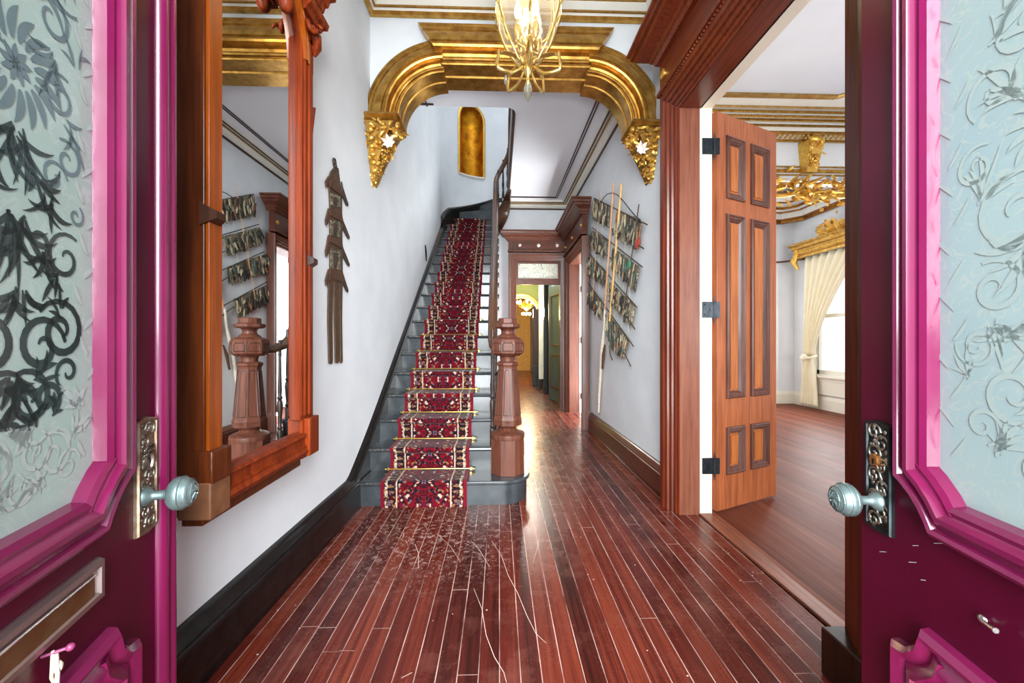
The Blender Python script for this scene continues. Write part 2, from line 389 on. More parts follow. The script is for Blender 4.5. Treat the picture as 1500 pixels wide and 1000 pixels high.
def tag(o, label=None, cat=None, group=None, kind=None):
    if label: o['label'] = label
    if cat: o['category'] = cat
    if group: o['group'] = group
    if kind: o['kind'] = kind
    return o
def empty(name, loc, label, cat, group=None, kind=None, rz=0):
    o = bpy.data.objects.new(name, None); COL.objects.link(o); o.empty_display_size = .05
    o.location = loc; o.rotation_euler = (0, 0, rz)
    return tag(o, label, cat, group, kind)
def st(o, label, cat): return tag(o, label, cat, kind='structure')
def local(o):   # offset function so world-space meshes can be parented to an empty at its base
    L = Vector(o.location)
    return L
def child(mb, name, mat, root, **kw):
    """mb holds world coordinates; root is an unrotated thing"""
    L = root.location; q = root.parent
    LL = Vector(root.location)
    while q: LL = LL + q.location; q = q.parent
    mb.v = [(x - LL.x, y - LL.y, z - LL.z) for x, y, z in mb.v]
    return mb.build(name, mat, root, **kw)
def arc(cx, cy, r, a0, a1, n):
    return [(cx + r * math.cos(math.radians(a0 + (a1 - a0) * i / n)), cy + r * math.sin(math.radians(a0 + (a1 - a0) * i / n))) for i in range(n + 1)]
def rmat(d, n):
    d = Vector(d).normalized(); n = Vector(n).normalized(); s_ = d.cross(n).normalized(); n2 = s_.cross(d)
    return Matrix((s_, n2, d)).transposed()
def ident(a, b, h): return (a, b, h)

# ------------------------------------------------------------------ shell
CZ1, CZ2 = 4.05, 3.62           # front and rear hall ceilings
AY0, AY1 = 3.27, 3.50           # arch wall
st(MB().prism([(LX(-.3), -.3), (1.39, -.3), (1.39, 7.0), (1.3, 17), (-.2, 17), (-.2, 7.9), (LX(7.9), 7.9)], -.06, 0).build('floor', 'hall_boards', smooth=0), 'red brown narrow board hall floor running away from the front door', 'floor')
st(MB().prism([(1.39, .2), (5.9, .2), (5.9, 7.7), (1.39, 7.7)], -.06, -.004).build('floor_parlor', 'parlor_boards', smooth=0), 'lighter red brown board floor of the white and gold parlor', 'floor')
st(MB().box(1.385, 1.47, 1.39, 2.70, -.02, .012).build('trim_1', 'threshold_wood', bevel=.004), 'worn wooden threshold strip in the parlor doorway', 'threshold')
# left wall, slab behind the wall plane
st(MB().prism([(LX(.2), .2), (LX(6.75), 6.75), (LX(6.75) - .15, 6.75), (LX(.2) - .15, .2)], 0, 6.8).build('wall_left', 'plaster', smooth=0), 'long white plaster wall on the left carrying the mirror', 'wall')
# right wall with two openings
DY0, DY1, DZ = 1.39, 2.70, 2.815
D2Y0, D2Y1, D2Z = 5.50, 6.66, 2.50
def rw(y0, y1, z0, z1, mb):
    return mb.prism([(RX(y0), y0), (1.45, y0), (1.45, y1), (RX(y1), y1)], z0, z1)
mb = MB(); rw(.2, DY0 - .01, 0, CZ1, mb); rw(DY0 - .01, DY1 + .01, DZ + .01, CZ1, mb); rw(DY1 + .01, D2Y0 - .01, 0, CZ1, mb); rw(D2Y0 - .01, D2Y1 + .01, D2Z + .01, CZ1, mb); rw(D2Y1 + .01, 6.9, 0, CZ1, mb)
st(mb.build('wall_right', 'plaster', smooth=0), 'white plaster hall wall on the right with the parlor doorway', 'wall')
# ceilings
st(MB().prism([(LX(.2), .2), (RX(.2), .2), (RX(AY0), AY0), (LX(AY0), AY0)], CZ1, CZ1 + .1).build('ceiling', 'ceiling_white', smooth=0), 'high white ceiling above the front of the hall', 'ceiling')
WX, WY0 = .17, 4.10            # stair well opening
cn = arc(WX - .09, WY0 + .09, .09, -90, 0, 6)
pts = [(LX(AY1), AY1), (RX(AY1), AY1), (RX(6.9), 6.9), (.06, 6.9 + .2), (WX, 6.9)] + cn[::-1] + [(LX(WY0), WY0)]
st(MB().prism(pts, CZ2, CZ2 + .33).build('ceiling_rear', 'ceiling_rear_white', smooth=0), 'white ceiling of the rear hall cut open for the stairwell', 'ceiling')

# arch wall: plaster spandrel above the gilded arch
ZC, RI, RO = 2.99, .375, .66
XC0, XC1 = -.43, .705
inner = [(LX(AY0) , ZC - .12)] + [(LX(AY0) + .1, ZC - .12), (XC0 - RI - .06, ZC - .06)] + [(x, z) for x, z in arc(XC0, ZC, RI + .06, 180, 95, 10)] + [(-.46, 3.46), (.74, 3.46)] + [(x, z) for x, z in arc(XC1, ZC, RI + .06, 85, 0, 10)] + [(XC1 + RI + .06, ZC - .06), (RX(AY0) - .1, ZC - .12), (RX(AY0), ZC - .12)]
inner2 = []
for p in inner:
    inner2.append(p)
poly = [(LX(AY0), CZ1)] + inner2 + [(RX(AY0), CZ1)]
st(MB().extrude(poly, lambda a, b, h: (a, h, b), AY0, AY1).build('wall_arch', 'plaster', smooth=0), 'white plaster wall above the gilded arch', 'wall')
# upper stairwell walls
arcw = arc(LX(6.75) + .85, 6.75, .85, 180, 90, 18)   # curved back left corner
BY = 6.75 + .85
wallpath = arcw + [(.6, BY), (1.7, BY)]
NI0, NI1 = 9, 16    # niche spans these columns of the curve
NZ0, NZ1 = 4.32, 5.66
mb = MB()
def wcol(i, j, z0, z1, mb):
    a, b = wallpath[i], wallpath[j]; c = Vector((b[1] - a[1], -(b[0] - a[0]))).normalized() * -.12
    mb.prism([a, b, (b[0] + c.x, b[1] + c.y), (a[0] + c.x, a[1] + c.y)], z0, z1)
for i in range(len(wallpath) - 1):
    if NI0 <= i < NI1:
        wcol(i, i + 1, 3.0, NZ0, mb); 
        n_ = NI1 - NI0; xm = ((i + .5 - NI0) / n_ - .5) * 2
        wcol(i, i + 1, NZ1 - .30 + .30 * math.sqrt(max(0, 1 - xm * xm)), 6.8, mb)
    else: wcol(i, i + 1, 3.0, 6.8, mb)
st(mb.build('wall_stair_back', 'plaster', smooth=60), 'curved white plaster wall at the head of the stairs', 'wall')
st(MB().prism([(LX(3.2) - .2, 3.2), (1.8, 3.2), (1.8, 8), (LX(8) - .2, 8)], 6.8, 6.9).build('ceiling_upper', 'ceiling_white', smooth=0), 'upper floor ceiling above the stairwell', 'ceiling')
mb = MB(); mb.box(LX(3.3), 1.7, 3.40, 3.5, CZ1 + .1, 6.8); mb.box(1.7, 1.8, 3.4, 7.8, 3.95, 6.8); mb.box(1.3, 1.8, 3.5, 7.8, 3.9, 3.95)
st(mb.build('wall_upper', 'plaster', smooth=0), 'upper hall walls seen through the stairwell', 'wall')
# rear wall with the corridor doorway
RY = 6.9; OX0, OX1, OZ = .30, 1.07, 2.60
mb = MB(); mb.box(-.03, OX0, RY, RY + .14, 0, CZ2); mb.box(OX1, 1.45, RY, RY + .14, 0, CZ2); mb.box(OX0, OX1, RY, RY + .14, OZ, CZ2)
st(mb.build('wall_rear', 'plaster', smooth=0), 'white wall at the back of the hall around the corridor doorway', 'wall')
# stair spandrel wall
K = 19; RIS, TRD, SY0 = .1805, .24, 2.915
SXR = -.03
sp_ = [(SY0 + .37, 0), (7.1, 0), (7.1, 3.2), (SY0 + TRD * 17.6, RIS * 17.2), (SY0 + .37, .17)]
st(MB().extrude(sp_, lambda a, b, h: (h, a, b), SXR - .07, SXR - .02).build('wall_stair', 'rear_wood', smooth=0), 'dark wood panelling under the open side of the stairs', 'wall')

# crown moulding, front hall
crown = [(0, -.20), (.018, -.20), (.03, -.185), (.035, -.165), (.05, -.155), (.10, -.115), (.105, -.10), (.15, -.085), (.17, -.06), (.24, -.05), (.25, -.02), (.26, 0), (0, 0)]
def crown_set(path, z, names, labels, scale=1.0, beads=()):
    mb = MB(); mb.sweep(path, [(o * scale, h * scale) for o, h in crown], lambda a, b, h: (a, b, z + h))
    o = st(mb.build(names, 'crown_white', smooth=30), labels, 'crown moulding')
    for nm, mt, (o0, h0, r) in beads:
        b2 = MB(); b2.sweep(path, [(o0 - r, h0 - r), (o0 + r, h0 - r), (o0 + r, h0 + r), (o0 - r, h0 + r)], lambda a, b, h: (a, b, z + h))
        b2.build(nm, mt, o, smooth=30)
    return o
pth = [(RX(.2), .2), (RX(AY0), AY0), (LX(AY0), AY0), (LX(.2), .2)]
cf = crown_set(pth, CZ1, 'trim_2', 'cream crown moulding with gilded bands above the arch', 1.0,
    [('gold_band', 'gold', (.022, -.19, .016)), ('gold_line', 'gold_line', (.055, -.152, .007)), ('gold_line', 'gold_line', (.105, -.1, .008))])
# ornate gilded frieze of the crown: row of leaves
mb = MB()
def leafrow(mb, x0, y0, x1, y1, z, n, out):
    for i in range(n):
        f_ = (i + .5) / n; p = (x0 + (x1 - x0) * f_, y0 + (y1 - y0) * f_, z)
        mb.blob(p, (.5 * math.hypot(x1 - x0, y1 - y0) / n * 1.0, .02, .028), None, 6, 4) if abs(x1 - x0) > abs(y1 - y0) else mb.blob(p, (.02, .5 * abs(y1 - y0) / n, .028), None, 6, 4)
leafrow(mb, LX(AY0) + .16, AY0 - .15, RX(AY0) - .16, AY0 - .15, CZ1 - .075, 70, 0)
leafrow(mb, LX(2) + .16, .4, LX(2) + .16, AY0 - .16, CZ1 - .075, 70, 0)
mb.build('leaf_frieze', 'gold_bright', cf)
# rear hall crown
pth = [(RX(AY1), AY1), (RX(RY), RY), (WX + .02, RY)]
cr = crown_set(pth, CZ2, 'trim_3', 'pale crown moulding around the rear hall ceiling', .62,
    [('dark_bead', 'newel_bead', (.018, -.115, .010)), ('dark_bead', 'newel_bead', (.30, -.004, .006)), ('dark_bead', 'newel_bead', (.27, -.004, .006)), ('gilded_bead', 'gold_line', (.10, -.05, .008)), ('dark_bead', 'newel_bead', (.135, -.035, .007))])
pth = [(LX(WY0) , WY0), (LX(AY1) , AY1)]
pth = [(LX(WY0 - .02) - .02, WY0 - .02), (LX(WY0 - .02) + .001, WY0 - .02), (LX(AY1), AY1)]
pth = [(LX(WY0), WY0), (LX(AY1), AY1)]
cl = crown_set(pth, CZ2, 'trim_4', 'short pale crown moulding on the left between arch and stairwell', .62,
    [('dark_bead', 'newel_bead', (.018, -.115, .010)), ('dark_bead', 'newel_bead', (.30, -.004, .006)), ('gilded_bead', 'gold_line', (.10, -.05, .008))])
b2 = MB(); b2.box(LX(WY0) + .02, LX(WY0) + .37, WY0 - .05, WY0 - .035, CZ2 - .012, CZ2 + .002); b2.build('return_bead', 'newel_bead', cl)

# baseboards
base_prof = [(0, 0), (.055, 0), (.055, .02), (.05, .155), (.056, .16), (.054, .172), (.046, .178), (.05, .19), (.038, .205), (.028, .222), (.016, .232), (0, .236)]
bl = MB()
pb = [(LX(2.92), 2.92), (LX(.3), .3)]
bl.sweep(pb, [(o, h) for o, h in base_prof], lambda a, b, h: (a, b, h))
st(bl.build('baseboard_left', 'black_wood', smooth=30), 'tall black moulded baseboard along the left wall', 'baseboard')
bl = MB(); bl.sweep([(RX(2.90), 2.90), (RX(D2Y0 - .16), D2Y0 - .16)], [(o * .95, h * 1.0) for o, h in base_prof], lambda a, b, h: (a, b, h))
st(bl.build('baseboard_right', 'brown_base', smooth=30), 'dark brown moulded baseboard below the bark wall hanging', 'baseboard')
bl = MB(); bl.box(RX(2.9) - .085, RX(4) - .05, 2.9, D2Y0 - .16, 0, .018)
st(bl.build('trim_5', 'brown_base', bevel=.005), 'brown shoe strip along the foot of the right baseboard', 'trim')

# ------------------------------------------------------------------ doorway casings
cas = [(.003, 0), (.005, .012), (.02, .014), (.028, .024), (.05, .028), (.055, .04), (.085, .044), (.09, .058), (.115, .062), (.125, .074), (.17, .076), (.178, .06), (.185, -.03), (.003, -.03)]
corn = [(0, 0), (.03, 0), (.045, .03), (.06, .035), (.07, .06), (.11, .085), (.15, .10), (.16, .125), (.185, .13), (.19, .16), (.21, .17), (.21, .19), (0, .19)]
def doorway(fm, a0, a1, head, X0, cw, mc, mj, ent, jam, root):
    """casing on both sides and over the head; fm(a, b, h): a along the wall, b up, h out of the wall"""
    s = 1 if a1 > a0 else -1
    path = [(a0, 0), (a0, head), (a1, head), (a1, 0)]
    m = MB(); m.sweep(path, [(o * cw * s, h) for o, h in cas], fm); child(m, 'casing', mc, root, smooth=25)
    w = .185 * cw
    e0, e1 = a0 - s * w, a1 + s * w
    fz0, fz1, cz = ent
    m = MB(); m.extrude([(e0, fz0), (e1, fz0), (e1, fz1), (e0, fz1)], fm, 0, .07); child(m, 'frieze', mj, root)
    m = MB(); m.extrude([(e0 - s * .01, fz0 - .0), (e1 + s * .01, fz0), (e1 + s * .01, fz0 + .03), (e0 - s * .01, fz0 + .03)], fm, 0, .095); child(m, 'fillet', mc, root, bevel=.006)
    # cornice with returns: sweep in the (a,h) plane, going round the ends
    k = (cz - fz1) / .19
    pth = [(e0, -.02), (e0, .07), (e1, .07), (e1, -.02)] if s < 0 else [(e1, -.02), (e1, .07), (e0, .07), (e0, -.02)]
    m = MB()
    vs_fm = lambda a, hh, z: fm(a, fz1 + z, hh)
    # outward normal must point away from wall
    m.sweep(pth, [(-o * k * .9 if s < 0 else -o * k * .9, z * k) for o, z in corn], vs_fm)
    child(m, 'cornice', mc, root, smooth=25)
    return e0, e1
# 1: parlor doorway (faces -X)
fmR = lambda a, b, h: (1.256 - h, a, b)
r1 = empty('trim_6', (1.256, 2.05, 0), 'moulded mahogany casing and cornice of the parlor doorway', 'door casing', kind='structure')
e0, e1 = doorway(fmR, DY1, DY0, DZ, 0, .98, 'mahogany', 'mahogany_x', (2.99, 3.24, 3.43), None, r1)
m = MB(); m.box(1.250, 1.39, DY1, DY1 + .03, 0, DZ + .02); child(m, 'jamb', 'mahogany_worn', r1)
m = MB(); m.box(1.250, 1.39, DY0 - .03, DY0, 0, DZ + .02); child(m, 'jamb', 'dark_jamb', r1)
m = MB(); m.box(1.250, 1.40, DY0 - .03, DY1 + .03, DZ, DZ + .03); child(m, 'soffit', 'mahogany_x', r1)
m = MB(); m.box(1.39, 1.475, DY1 - .002, DY1 + .12, 0, 2.86); m.box(1.39, 1.475, DY0 - .12, DY0 + .002, 0, 2.86); m.box(1.39, 1.475, DY0, DY1, DZ, 2.93); child(m, 'stop', 'cream_paint', r1)
for yy in (DY1 - .04, DY1 + .10):
    pass
m = MB()
for i in range(56): m.blob((1.18, 1.30 + i * .0275, 2.982), (.010, .010, .010), None, 6, 4)
child(m, 'bead_row', 'mahogany', r1)
for y in (2.82, 2.05, 1.28):
    m = MB(); m.lathe([(.034, 0), (.034, .012), (.02, .02), (.0, .022)], (1.186, y, 3.13), 14, axis='x'); m.v = [(2 * 1.186 - x, y_, z) for x, y_, z in m.v]; child(m, 'rosette', 'gold_bright', r1)
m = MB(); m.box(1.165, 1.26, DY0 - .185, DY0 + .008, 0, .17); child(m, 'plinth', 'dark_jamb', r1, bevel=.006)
# 2: rear right doorway
fmR2 = lambda a, b, h: (1.20 - h, a, b)
r2 = empty('trim_7', (1.2, 6.08, 0), 'dark mahogany casing and heavy cornice of the right doorway at the rear', 'door casing', kind='structure')
doorway(fmR2, D2Y1, D2Y0, D2Z, 0, .8, 'rear_wood', 'rear_wood_y', (2.66, 2.93, 3.11), None, r2)
m = MB(); m.box(1.2, 1.36, D2Y1, D2Y1 + .03, 0, D2Z + .02); m.box(1.2, 1.45, D2Y0 - .03, D2Y0, 0, D2Z + .02); m.box(1.2, 1.45, D2Y0, D2Y1, D2Z, D2Z + .03); child(m, 'jamb', 'rear_wood', r2)
m = MB(); m.box(1.36, 1.47, D2Y1 - .01, D2Y1 + .03, 0, D2Z); child(m, 'stop', 'cream_paint', r2)
for z in (.28, 1.22, 2.08):
    m = MB(); m.box(1.372, 1.45, D2Y1 - .018, D2Y1 - .009, z - .05, z + .05); child(m, 'hinge', 'black_iron', r2)
for y in (5.42, 6.08, 6.7):
    m = MB(); m.lathe([(.028, 0), (.028, .012), (.0, .02)], (1.13, y, 2.80), 12, axis='x'); m.v = [(2 * 1.13 - x, y_, z) for x, y_, z in m.v]; child(m, 'rosette', 'gold_bright', r2)
# 3: corridor doorway in the rear wall
fmY = lambda a, b, h: (a, RY - h, b)
r3 = empty('trim_8', (.68, RY, 0), 'dark mahogany casing of the corridor doorway with gold studs on the frieze', 'door casing', kind='structure')
doorway(fmY, OX0, OX1, OZ, 0, .75, 'rear_wood', 'rear_wood', (2.75, 2.94, 3.09), None, r3)
m = MB(); m.box(OX0 - .03, OX0, RY - .01, RY + .16, 0, OZ); m.box(OX1, OX1 + .03, RY - .01, RY + .16, 0, OZ); m.box(OX0, OX1, RY - .01, RY + .16, OZ, OZ + .03); m.box(OX0, OX1, RY + .02, RY + .09, 2.20, 2.27); child(m, 'jamb', 'rear_wood', r3)
for px in (762, 789, 816):
    p = onY(px, 356, RY - .075); m = MB(); m.lathe([(.03, 0), (.03, .01), (.0, .02)], (p.x, RY - .068, p.z - .04), 12, axis='y'); child(m, 'rosette', 'shell_white', r3)
for i, x in enumerate((.475, .865)):
    m = MB(); m.box(x - .12, x + .12, RY - .082, RY - .068, 2.80, 2.87)
    child(m, 'carved_panel', 'rear_wood', r3)
m = MB(); m.box(OX0, OX1, RY + .045, RY + .055, 2.27, OZ)
w1 = st(m.build('window_1', 'transom_glass', smooth=0), 'etched glass transom above the corridor doorway', 'transom window')
m = MB(); o_ = [(OX0, 2.27), (OX1, 2.27), (OX1, OZ), (OX0, OZ)]; i_ = [(OX0 + .035, 2.305), (OX1 - .035, 2.305), (OX1 - .035, OZ - .035), (OX0 + .035, OZ - .035)]
m.ring(o_, i_, lambda a, b, h: (a, h, b), RY + .025, RY + .08); m.build('window_frame', 'rear_wood', w1)

# ------------------------------------------------------------------ gilded arch
arch_root = empty('gilded_archway', (.14, AY0, ZC), 'large gold moulded arch with scrolled corbels spanning the hall', 'archway')
aprof = [(0, .0), (0, .04), (.008, .055), (.02, .06), (.028, .05), (.036, .052), (.04, .07), (.06, .078), (.066, .068), (.074, .068), (.08, .084), (.10, .10), (.125, .112), (.15, .114), (.156, .10), (.164, .10), (.17, .118), (.185, .128), (.197, .122), (.20, .10), (.205, .06), (.218, .05), (.226, .056), (.23, .07), (.24, .074), (.248, .066), (.25, .05), (.262, .046), (.266, .075), (.278, .082), (.285, .076), (.285, .02), (.279, .012), (.279, -.06), (.288, -.068), (.288, -.085), (.28, -.095), (.28, -.235), (.20, -.235), (.2, 0)]
fmA = lambda a, b, h: (a, AY0 - h, b)
RO2 = RI + .285
m = MB(); pl = arc(XC0, ZC, RO2, 180, 93, 26); m.sweep(pl[::-1], [(o, h * .92) for o, h in aprof], fmA); child(m, 'curved_moulding', 'gold', arch_root, smooth=28)
m = MB(); pr = arc(XC1, ZC, RO2, 87, 0, 26); m.sweep(pr[::-1], [(o, h * .92) for o, h in aprof], fmA)
child(m, 'curved_moulding', 'gold', arch_root, smooth=28)
hz = 3.77; hs = .36 / .285
m = MB(); m.sweep([(.945, hz), (-.655, hz)], [(o * hs, h * 1.08 + .012) for o, h in aprof], fmA, m0=(-.215 / .36, -1), m1=(.2 / .36, -1)); child(m, 'header_moulding', 'gold', arch_root, smooth=28)
def corbel(cx, side, zt, zb, label):
    """carved bracket: tapering body with leaves, scrolls and a pale flower"""
    rnd = random.Random(3 if side < 0 else 5)
    c = MB(); y0 = AY0 + .08; H_ = zt - zb
    # body: cap mouldings and a tapering bracket hugging the wall side
    xo = cx - side * 0
    def sec(z, w, d): return [(cx, y0 - d), (cx - side * w, y0 - d), (cx - side * w, y0 + .08), (cx, y0 + .08)]
    rows = [(0, .29, .22), (.03, .30, .235), (.035, .275, .215), (.06, .29, .225), (.065, .25, .2), (.22, .22, .19), (.45, .16, .15), (.7, .10, .11), (.9, .06, .07), (1, .03, .03)]
    vs = []; fs = []
    for t_, w, d in rows:
        z = zt - t_ * H_ if t_ > .07 else zt - t_ * .9
        vs += [(x + 0, y, z) for x, y in sec(z, w, d)]
    for i in range(len(rows) - 1):
        for q in range(4): fs.append((i * 4 + q, i * 4 + (q + 1) % 4, i * 4 + 4 + (q + 1) % 4, i * 4 + 4 + q))
    fs += [(0, 1, 2, 3), tuple(len(vs) - 4 + q for q in range(4))]
    c.add(vs, fs)
    o = child(c, 'corbel', 'gold', arch_root, smooth=30)
    l = MB()
    for i in range(190):
        t_ = rnd.random() ** .9; w = .27 * (1 - t_) + .03; d = .19 * (1 - t_) + .04; z = zt - .07 - t_ * (H_ - .09)
        face = rnd.random()
        if face < .52: p = (cx - side * rnd.random() * w, y0 - d, z); n = (rnd.uniform(-.4, .4), -1, .2)
        else: p = (cx - side * w, y0 - rnd.random() * d, z); n = (-side, -.3, .2)
        dd = (rnd.uniform(-1, 1), rnd.uniform(-.4, .1), rnd.uniform(-1, .4))
        if rnd.random() < .55: l.leaf(p, dd, n, rnd.uniform(.035, .062) * (1 - .35 * t_), rnd.uniform(.024, .038), rnd.uniform(-.2, .5), .5)
        else: l.blob(p, rnd.uniform(.010, .022), None, 6, 4)
    for i in range(6):   # long stem down the wall side with beads
        l.blob((cx - side * .07, y0 - .20 + i * .022, zt - .13 - i * .055), (.028, .02, .026), None, 8, 5)
    l.blob((cx - side * .02, y0 - .03, zb + .005), (.028, .028, .045), None, 8, 5)
    l.tube([(cx - side * .25, y0 - .19, zt - .12), (cx - side * .27, y0 - .2, zt - .18), (cx - side * .2, y0 - .2, zt - .22), (cx - side * .14, y0 - .19, zt - .19), (cx - side * .17, y0 - .2, zt - .15)], [.022, .02, .018, .014, .01], 8)
    for i in range(10): l.blob((cx - side * (.27 + .012 * math.sin(i)), y0 - .02 - .02 * i, zt - .10 - .006 * i), (.02, .016, .03), None, 6, 4)
    l.v = [(x, y, z) for x, y, z in l.v]
    lo = l; LL = Vector(arch_root.location); lo.v = [(x - LL.x, y - LL.y, z - LL.z) for x, y, z in lo.v]; lo.build('carved_foliage', 'gold_bright', o)
    w = MB()
    for i in range(7):
        a = 2 * PI * i / 7; w.leaf((cx - side * .22, y0 - .2, zt - .235), (math.cos(a) * .9, -.35, math.sin(a) - .2), (0, -1, .1), .06, .04, .25, .3)
    w.blob((cx - side * .22, y0 - .215, zt - .24), .024)
    w.v = [(x - LL.x, y - LL.y, z - LL.z) for x, y, z in w.v]; w.build('flower', 'shell_white', o)
corbel(XC0 - RO2 + .005, -1, ZC + .01, 2.50, '')
corbel(XC1 + RO2 - .005, 1, ZC - .01, 2.47, '')

# ------------------------------------------------------------------ staircase
stair = empty('staircase', (-.5, SY0, 0), 'black painted staircase rising along the left wall with wooden newel and handrail', 'staircase')
SL = lambda y: LX(y) + .04
def nose(y0, y1, x0a, x0b, x1, zt, mb):
    """tread with rounded front nosing"""
    pr = [(y1, zt - .03), (y1, zt)] + [(y0 + .014 + .015 * math.cos(math.radians(a)), zt - .015 + .015 * math.sin(math.radians(a))) for a in (90, 130, 180, 230, 270)]
    n = len(pr); vs = [(x0a if abs(y - y0) < .1 else x0b, y, z) for y, z in pr] + [(x1, y, z) for y, z in pr]
    mb.add(vs, [tuple(range(n)), tuple(range(n, 2 * n))[::-1]] + [(i, n + i, n + (i + 1) % n, (i + 1) % n) for i in range(n)])
def sub(mb, name, mat, parent, root=stair, **kw):
    LL = Vector(root.location); mb.v = [(x - LL.x, y - LL.y, z - LL.z) for x, y, z in mb.v]; return mb.build(name, mat, parent, **kw)
for k in range(1, K + 1):
    yk = SY0 + TRD * (k - 1); z1 = k * RIS; m = MB()
    if k == 1:
        bc = arc(.03, SY0 + .185, .185, -90, 90, 16); bn = arc(.03, SY0 + .185, .208, -90, 90, 16)
        m.prism([(SL(2.92), SY0)] + bc + [(SXR - .02, SY0 + .37), (SXR - .02, SY0 + .26), (SL(3.2), SY0 + .26)], 0, z1 - .03)
        o = sub(m, 'step', 'stair_paint', stair, smooth=30)
        t_ = MB(); t_.prism([(SL(2.92), SY0 - .022)] + bn + [(SXR - .02, SY0 + .39), (SXR - .02, SY0 + .28), (SL(3.2), SY0 + .28)], z1 - .03, z1)
        sub(t_, 'tread', 'stair_paint', o, smooth=30, bevel=.008)
    else:
        m.box(SL(yk), SXR, yk, yk + .02, z1 - RIS, z1 - .02)
        o = sub(m, 'step', 'stair_paint', stair, smooth=0)
        t_ = MB(); y1 = yk + TRD + .02 if k < K else BY
        nose(yk - .022, y1, SL(yk), SL(y1) if k < K else SL(7), SXR + .03 if k < K else .1, z1, t_); sub(t_, 'tread', 'stair_paint', o)
    e = MB(); e.box(SL(yk) + .01, -.86, yk - .0245, yk - .012, z1 - .016, z1 - .004)
    sub(e, 'worn_nosing', 'worn_edge', o)
# winders above the straight flight
for j, plan in enumerate([[(-.02, 7.12), (SL(7.1) + .02, 7.36), (-.85, BY - .2), (-.5, BY), (1.2, BY), (1.2, 7.12)], [(.0, 7.13), (-.45, BY), (1.2, BY), (1.2, 7.13)], [(.07, 7.14), (.1, BY), (1.2, BY), (1.2, 7.14)]]):
    z = (K + j) * RIS; m = MB(); m.prism(plan, z - .02, z + RIS - .03); o = sub(m, 'winder_step', 'stair_paint', stair)
# wall stringer: board following the wall, with moulded top edge, easing out of the baseboard
def strz(y):   # height of the top of the wall stringer
    base = .236; line = .1805 + .752 * (y - SY0) + .095
    y0, y1 = 2.80, 3.45
    if y < y0: return base
    if y > y1: return line
    t_ = (y - y0) / (y1 - y0); l1 = .1805 + .752 * (y1 - SY0) + .095
    return base * (1 - t_) ** 2 + 2 * t_ * (1 - t_) * (base + .02) + l1 * t_ * t_ if False else (1 - t_) ** 2 * base + 2 * (1 - t_) * t_ * max(base, l1 - .752 * (y1 - y0) * .5) + t_ * t_ * l1
ys = [2.78 + i * .05 for i in range(15)] + [3.6, 4, 4.5, 5, 5.5, 6, 6.4, 6.75, 7.0]
secs = [(.0, 0), (.022, -.012), (.034, -.03), (.03, -.05), (.045, -.058), (.045, -.07), (.04, -.08), (.04, -.40), (0, -.40)]
def run(secs, ys, zf, lim=None):
    m = MB(); k = len(secs); vs = []
    for y in ys:
        for o, dz in secs: vs.append((LX(y) + o, y, max(.002, zf(y) + dz)))
    fs = [(i * k + q, (i + 1) * k + q, (i + 1) * k + (q + 1) % k, i * k + (q + 1) % k) for i in range(len(ys) - 1) for q in range(k)]
    fs += [tuple(range(k)), tuple((len(ys) - 1) * k + q for q in range(k))]
    return m.add(vs, fs)
sub(run(secs, ys, strz), 'wall_stringer', 'black_wood', stair, smooth=30)
# stringer continuing round the curved wall above the winders
m = MB(); pts3 = []
for i, (x, y) in enumerate(arcw + [(.0, BY), (.4, BY)]):
    t_ = i / 20; a = math.radians(180 - 90 * min(i, 18) / 18); n = Vector((-math.cos(a), -math.sin(a))) if i <= 18 else Vector((0, -1))
    pts3.append((x, y, n, 3.33 + .26 * min(1, i / 5) + max(0, i - 5) * .026))
k = len(secs); vs = []
for x, y, n, z in pts3:
    for o, dz in secs: vs.append((x + n.x * o, y + n.y * o, z + (dz if dz > -.3 else -.32)))
m.add(vs, [(i * k + q, (i + 1) * k + q, (i + 1) * k + (q + 1) % k, i * k + (q + 1) % k) for i in range(len(pts3) - 1) for q in range(k)])
sub(m, 'winder_stringer', 'black_wood', stair, smooth=30)
# well fascia with the U shaped turn
m = MB()
up = [(SXR, 6.3), (SXR, 6.70)] + [(x, y) for x, y in arc(.07, 6.70, .10, 180, 0, 12)][1:] + [(WX, 6.3)]
zlo = [2.62, 2.95] + [2.95 + .60 * (i / 12) ** 1.5 for i in range(1, 13)] + [3.56]
zhi = [2.9, 3.30] + [3.30 + .66 * i / 12 for i in range(1, 13)] + [3.97]
vs = []
for (x, y), a, b in zip(up, zlo, zhi): vs += [(x, y, a), (x, y, b)]
m.add(vs, [(2 * i, 2 * i + 2, 2 * i + 3, 2 * i + 1) for i in range(len(up) - 1)])
o = sub(m, 'curved_string', 'rail_wood', stair, smooth=60); sm = o.modifiers.new('solid', 'SOLIDIFY'); sm.thickness = .025; sm.offset = 1
m = MB(); m.box(WX - .03, WX + .004, WY0 + .09, 6.7, CZ2 - .035, CZ2 + .35); sub(m, 'well_fascia', 'baluster_wood', stair, bevel=.008)
m = MB(); m.extrude([(SY0 + .3, .02), (SY0 + .3, .17), (SY0 + TRD * 17.2, RIS * 17.2 - .03), (SY0 + TRD * 17.2, RIS * 17.2 - .3), (SY0 + .6, .02)], lambda a, b, h: (h, a, b), SXR - .02, SXR + .004); sub(m, 'open_stringer', 'black_wood', stair)
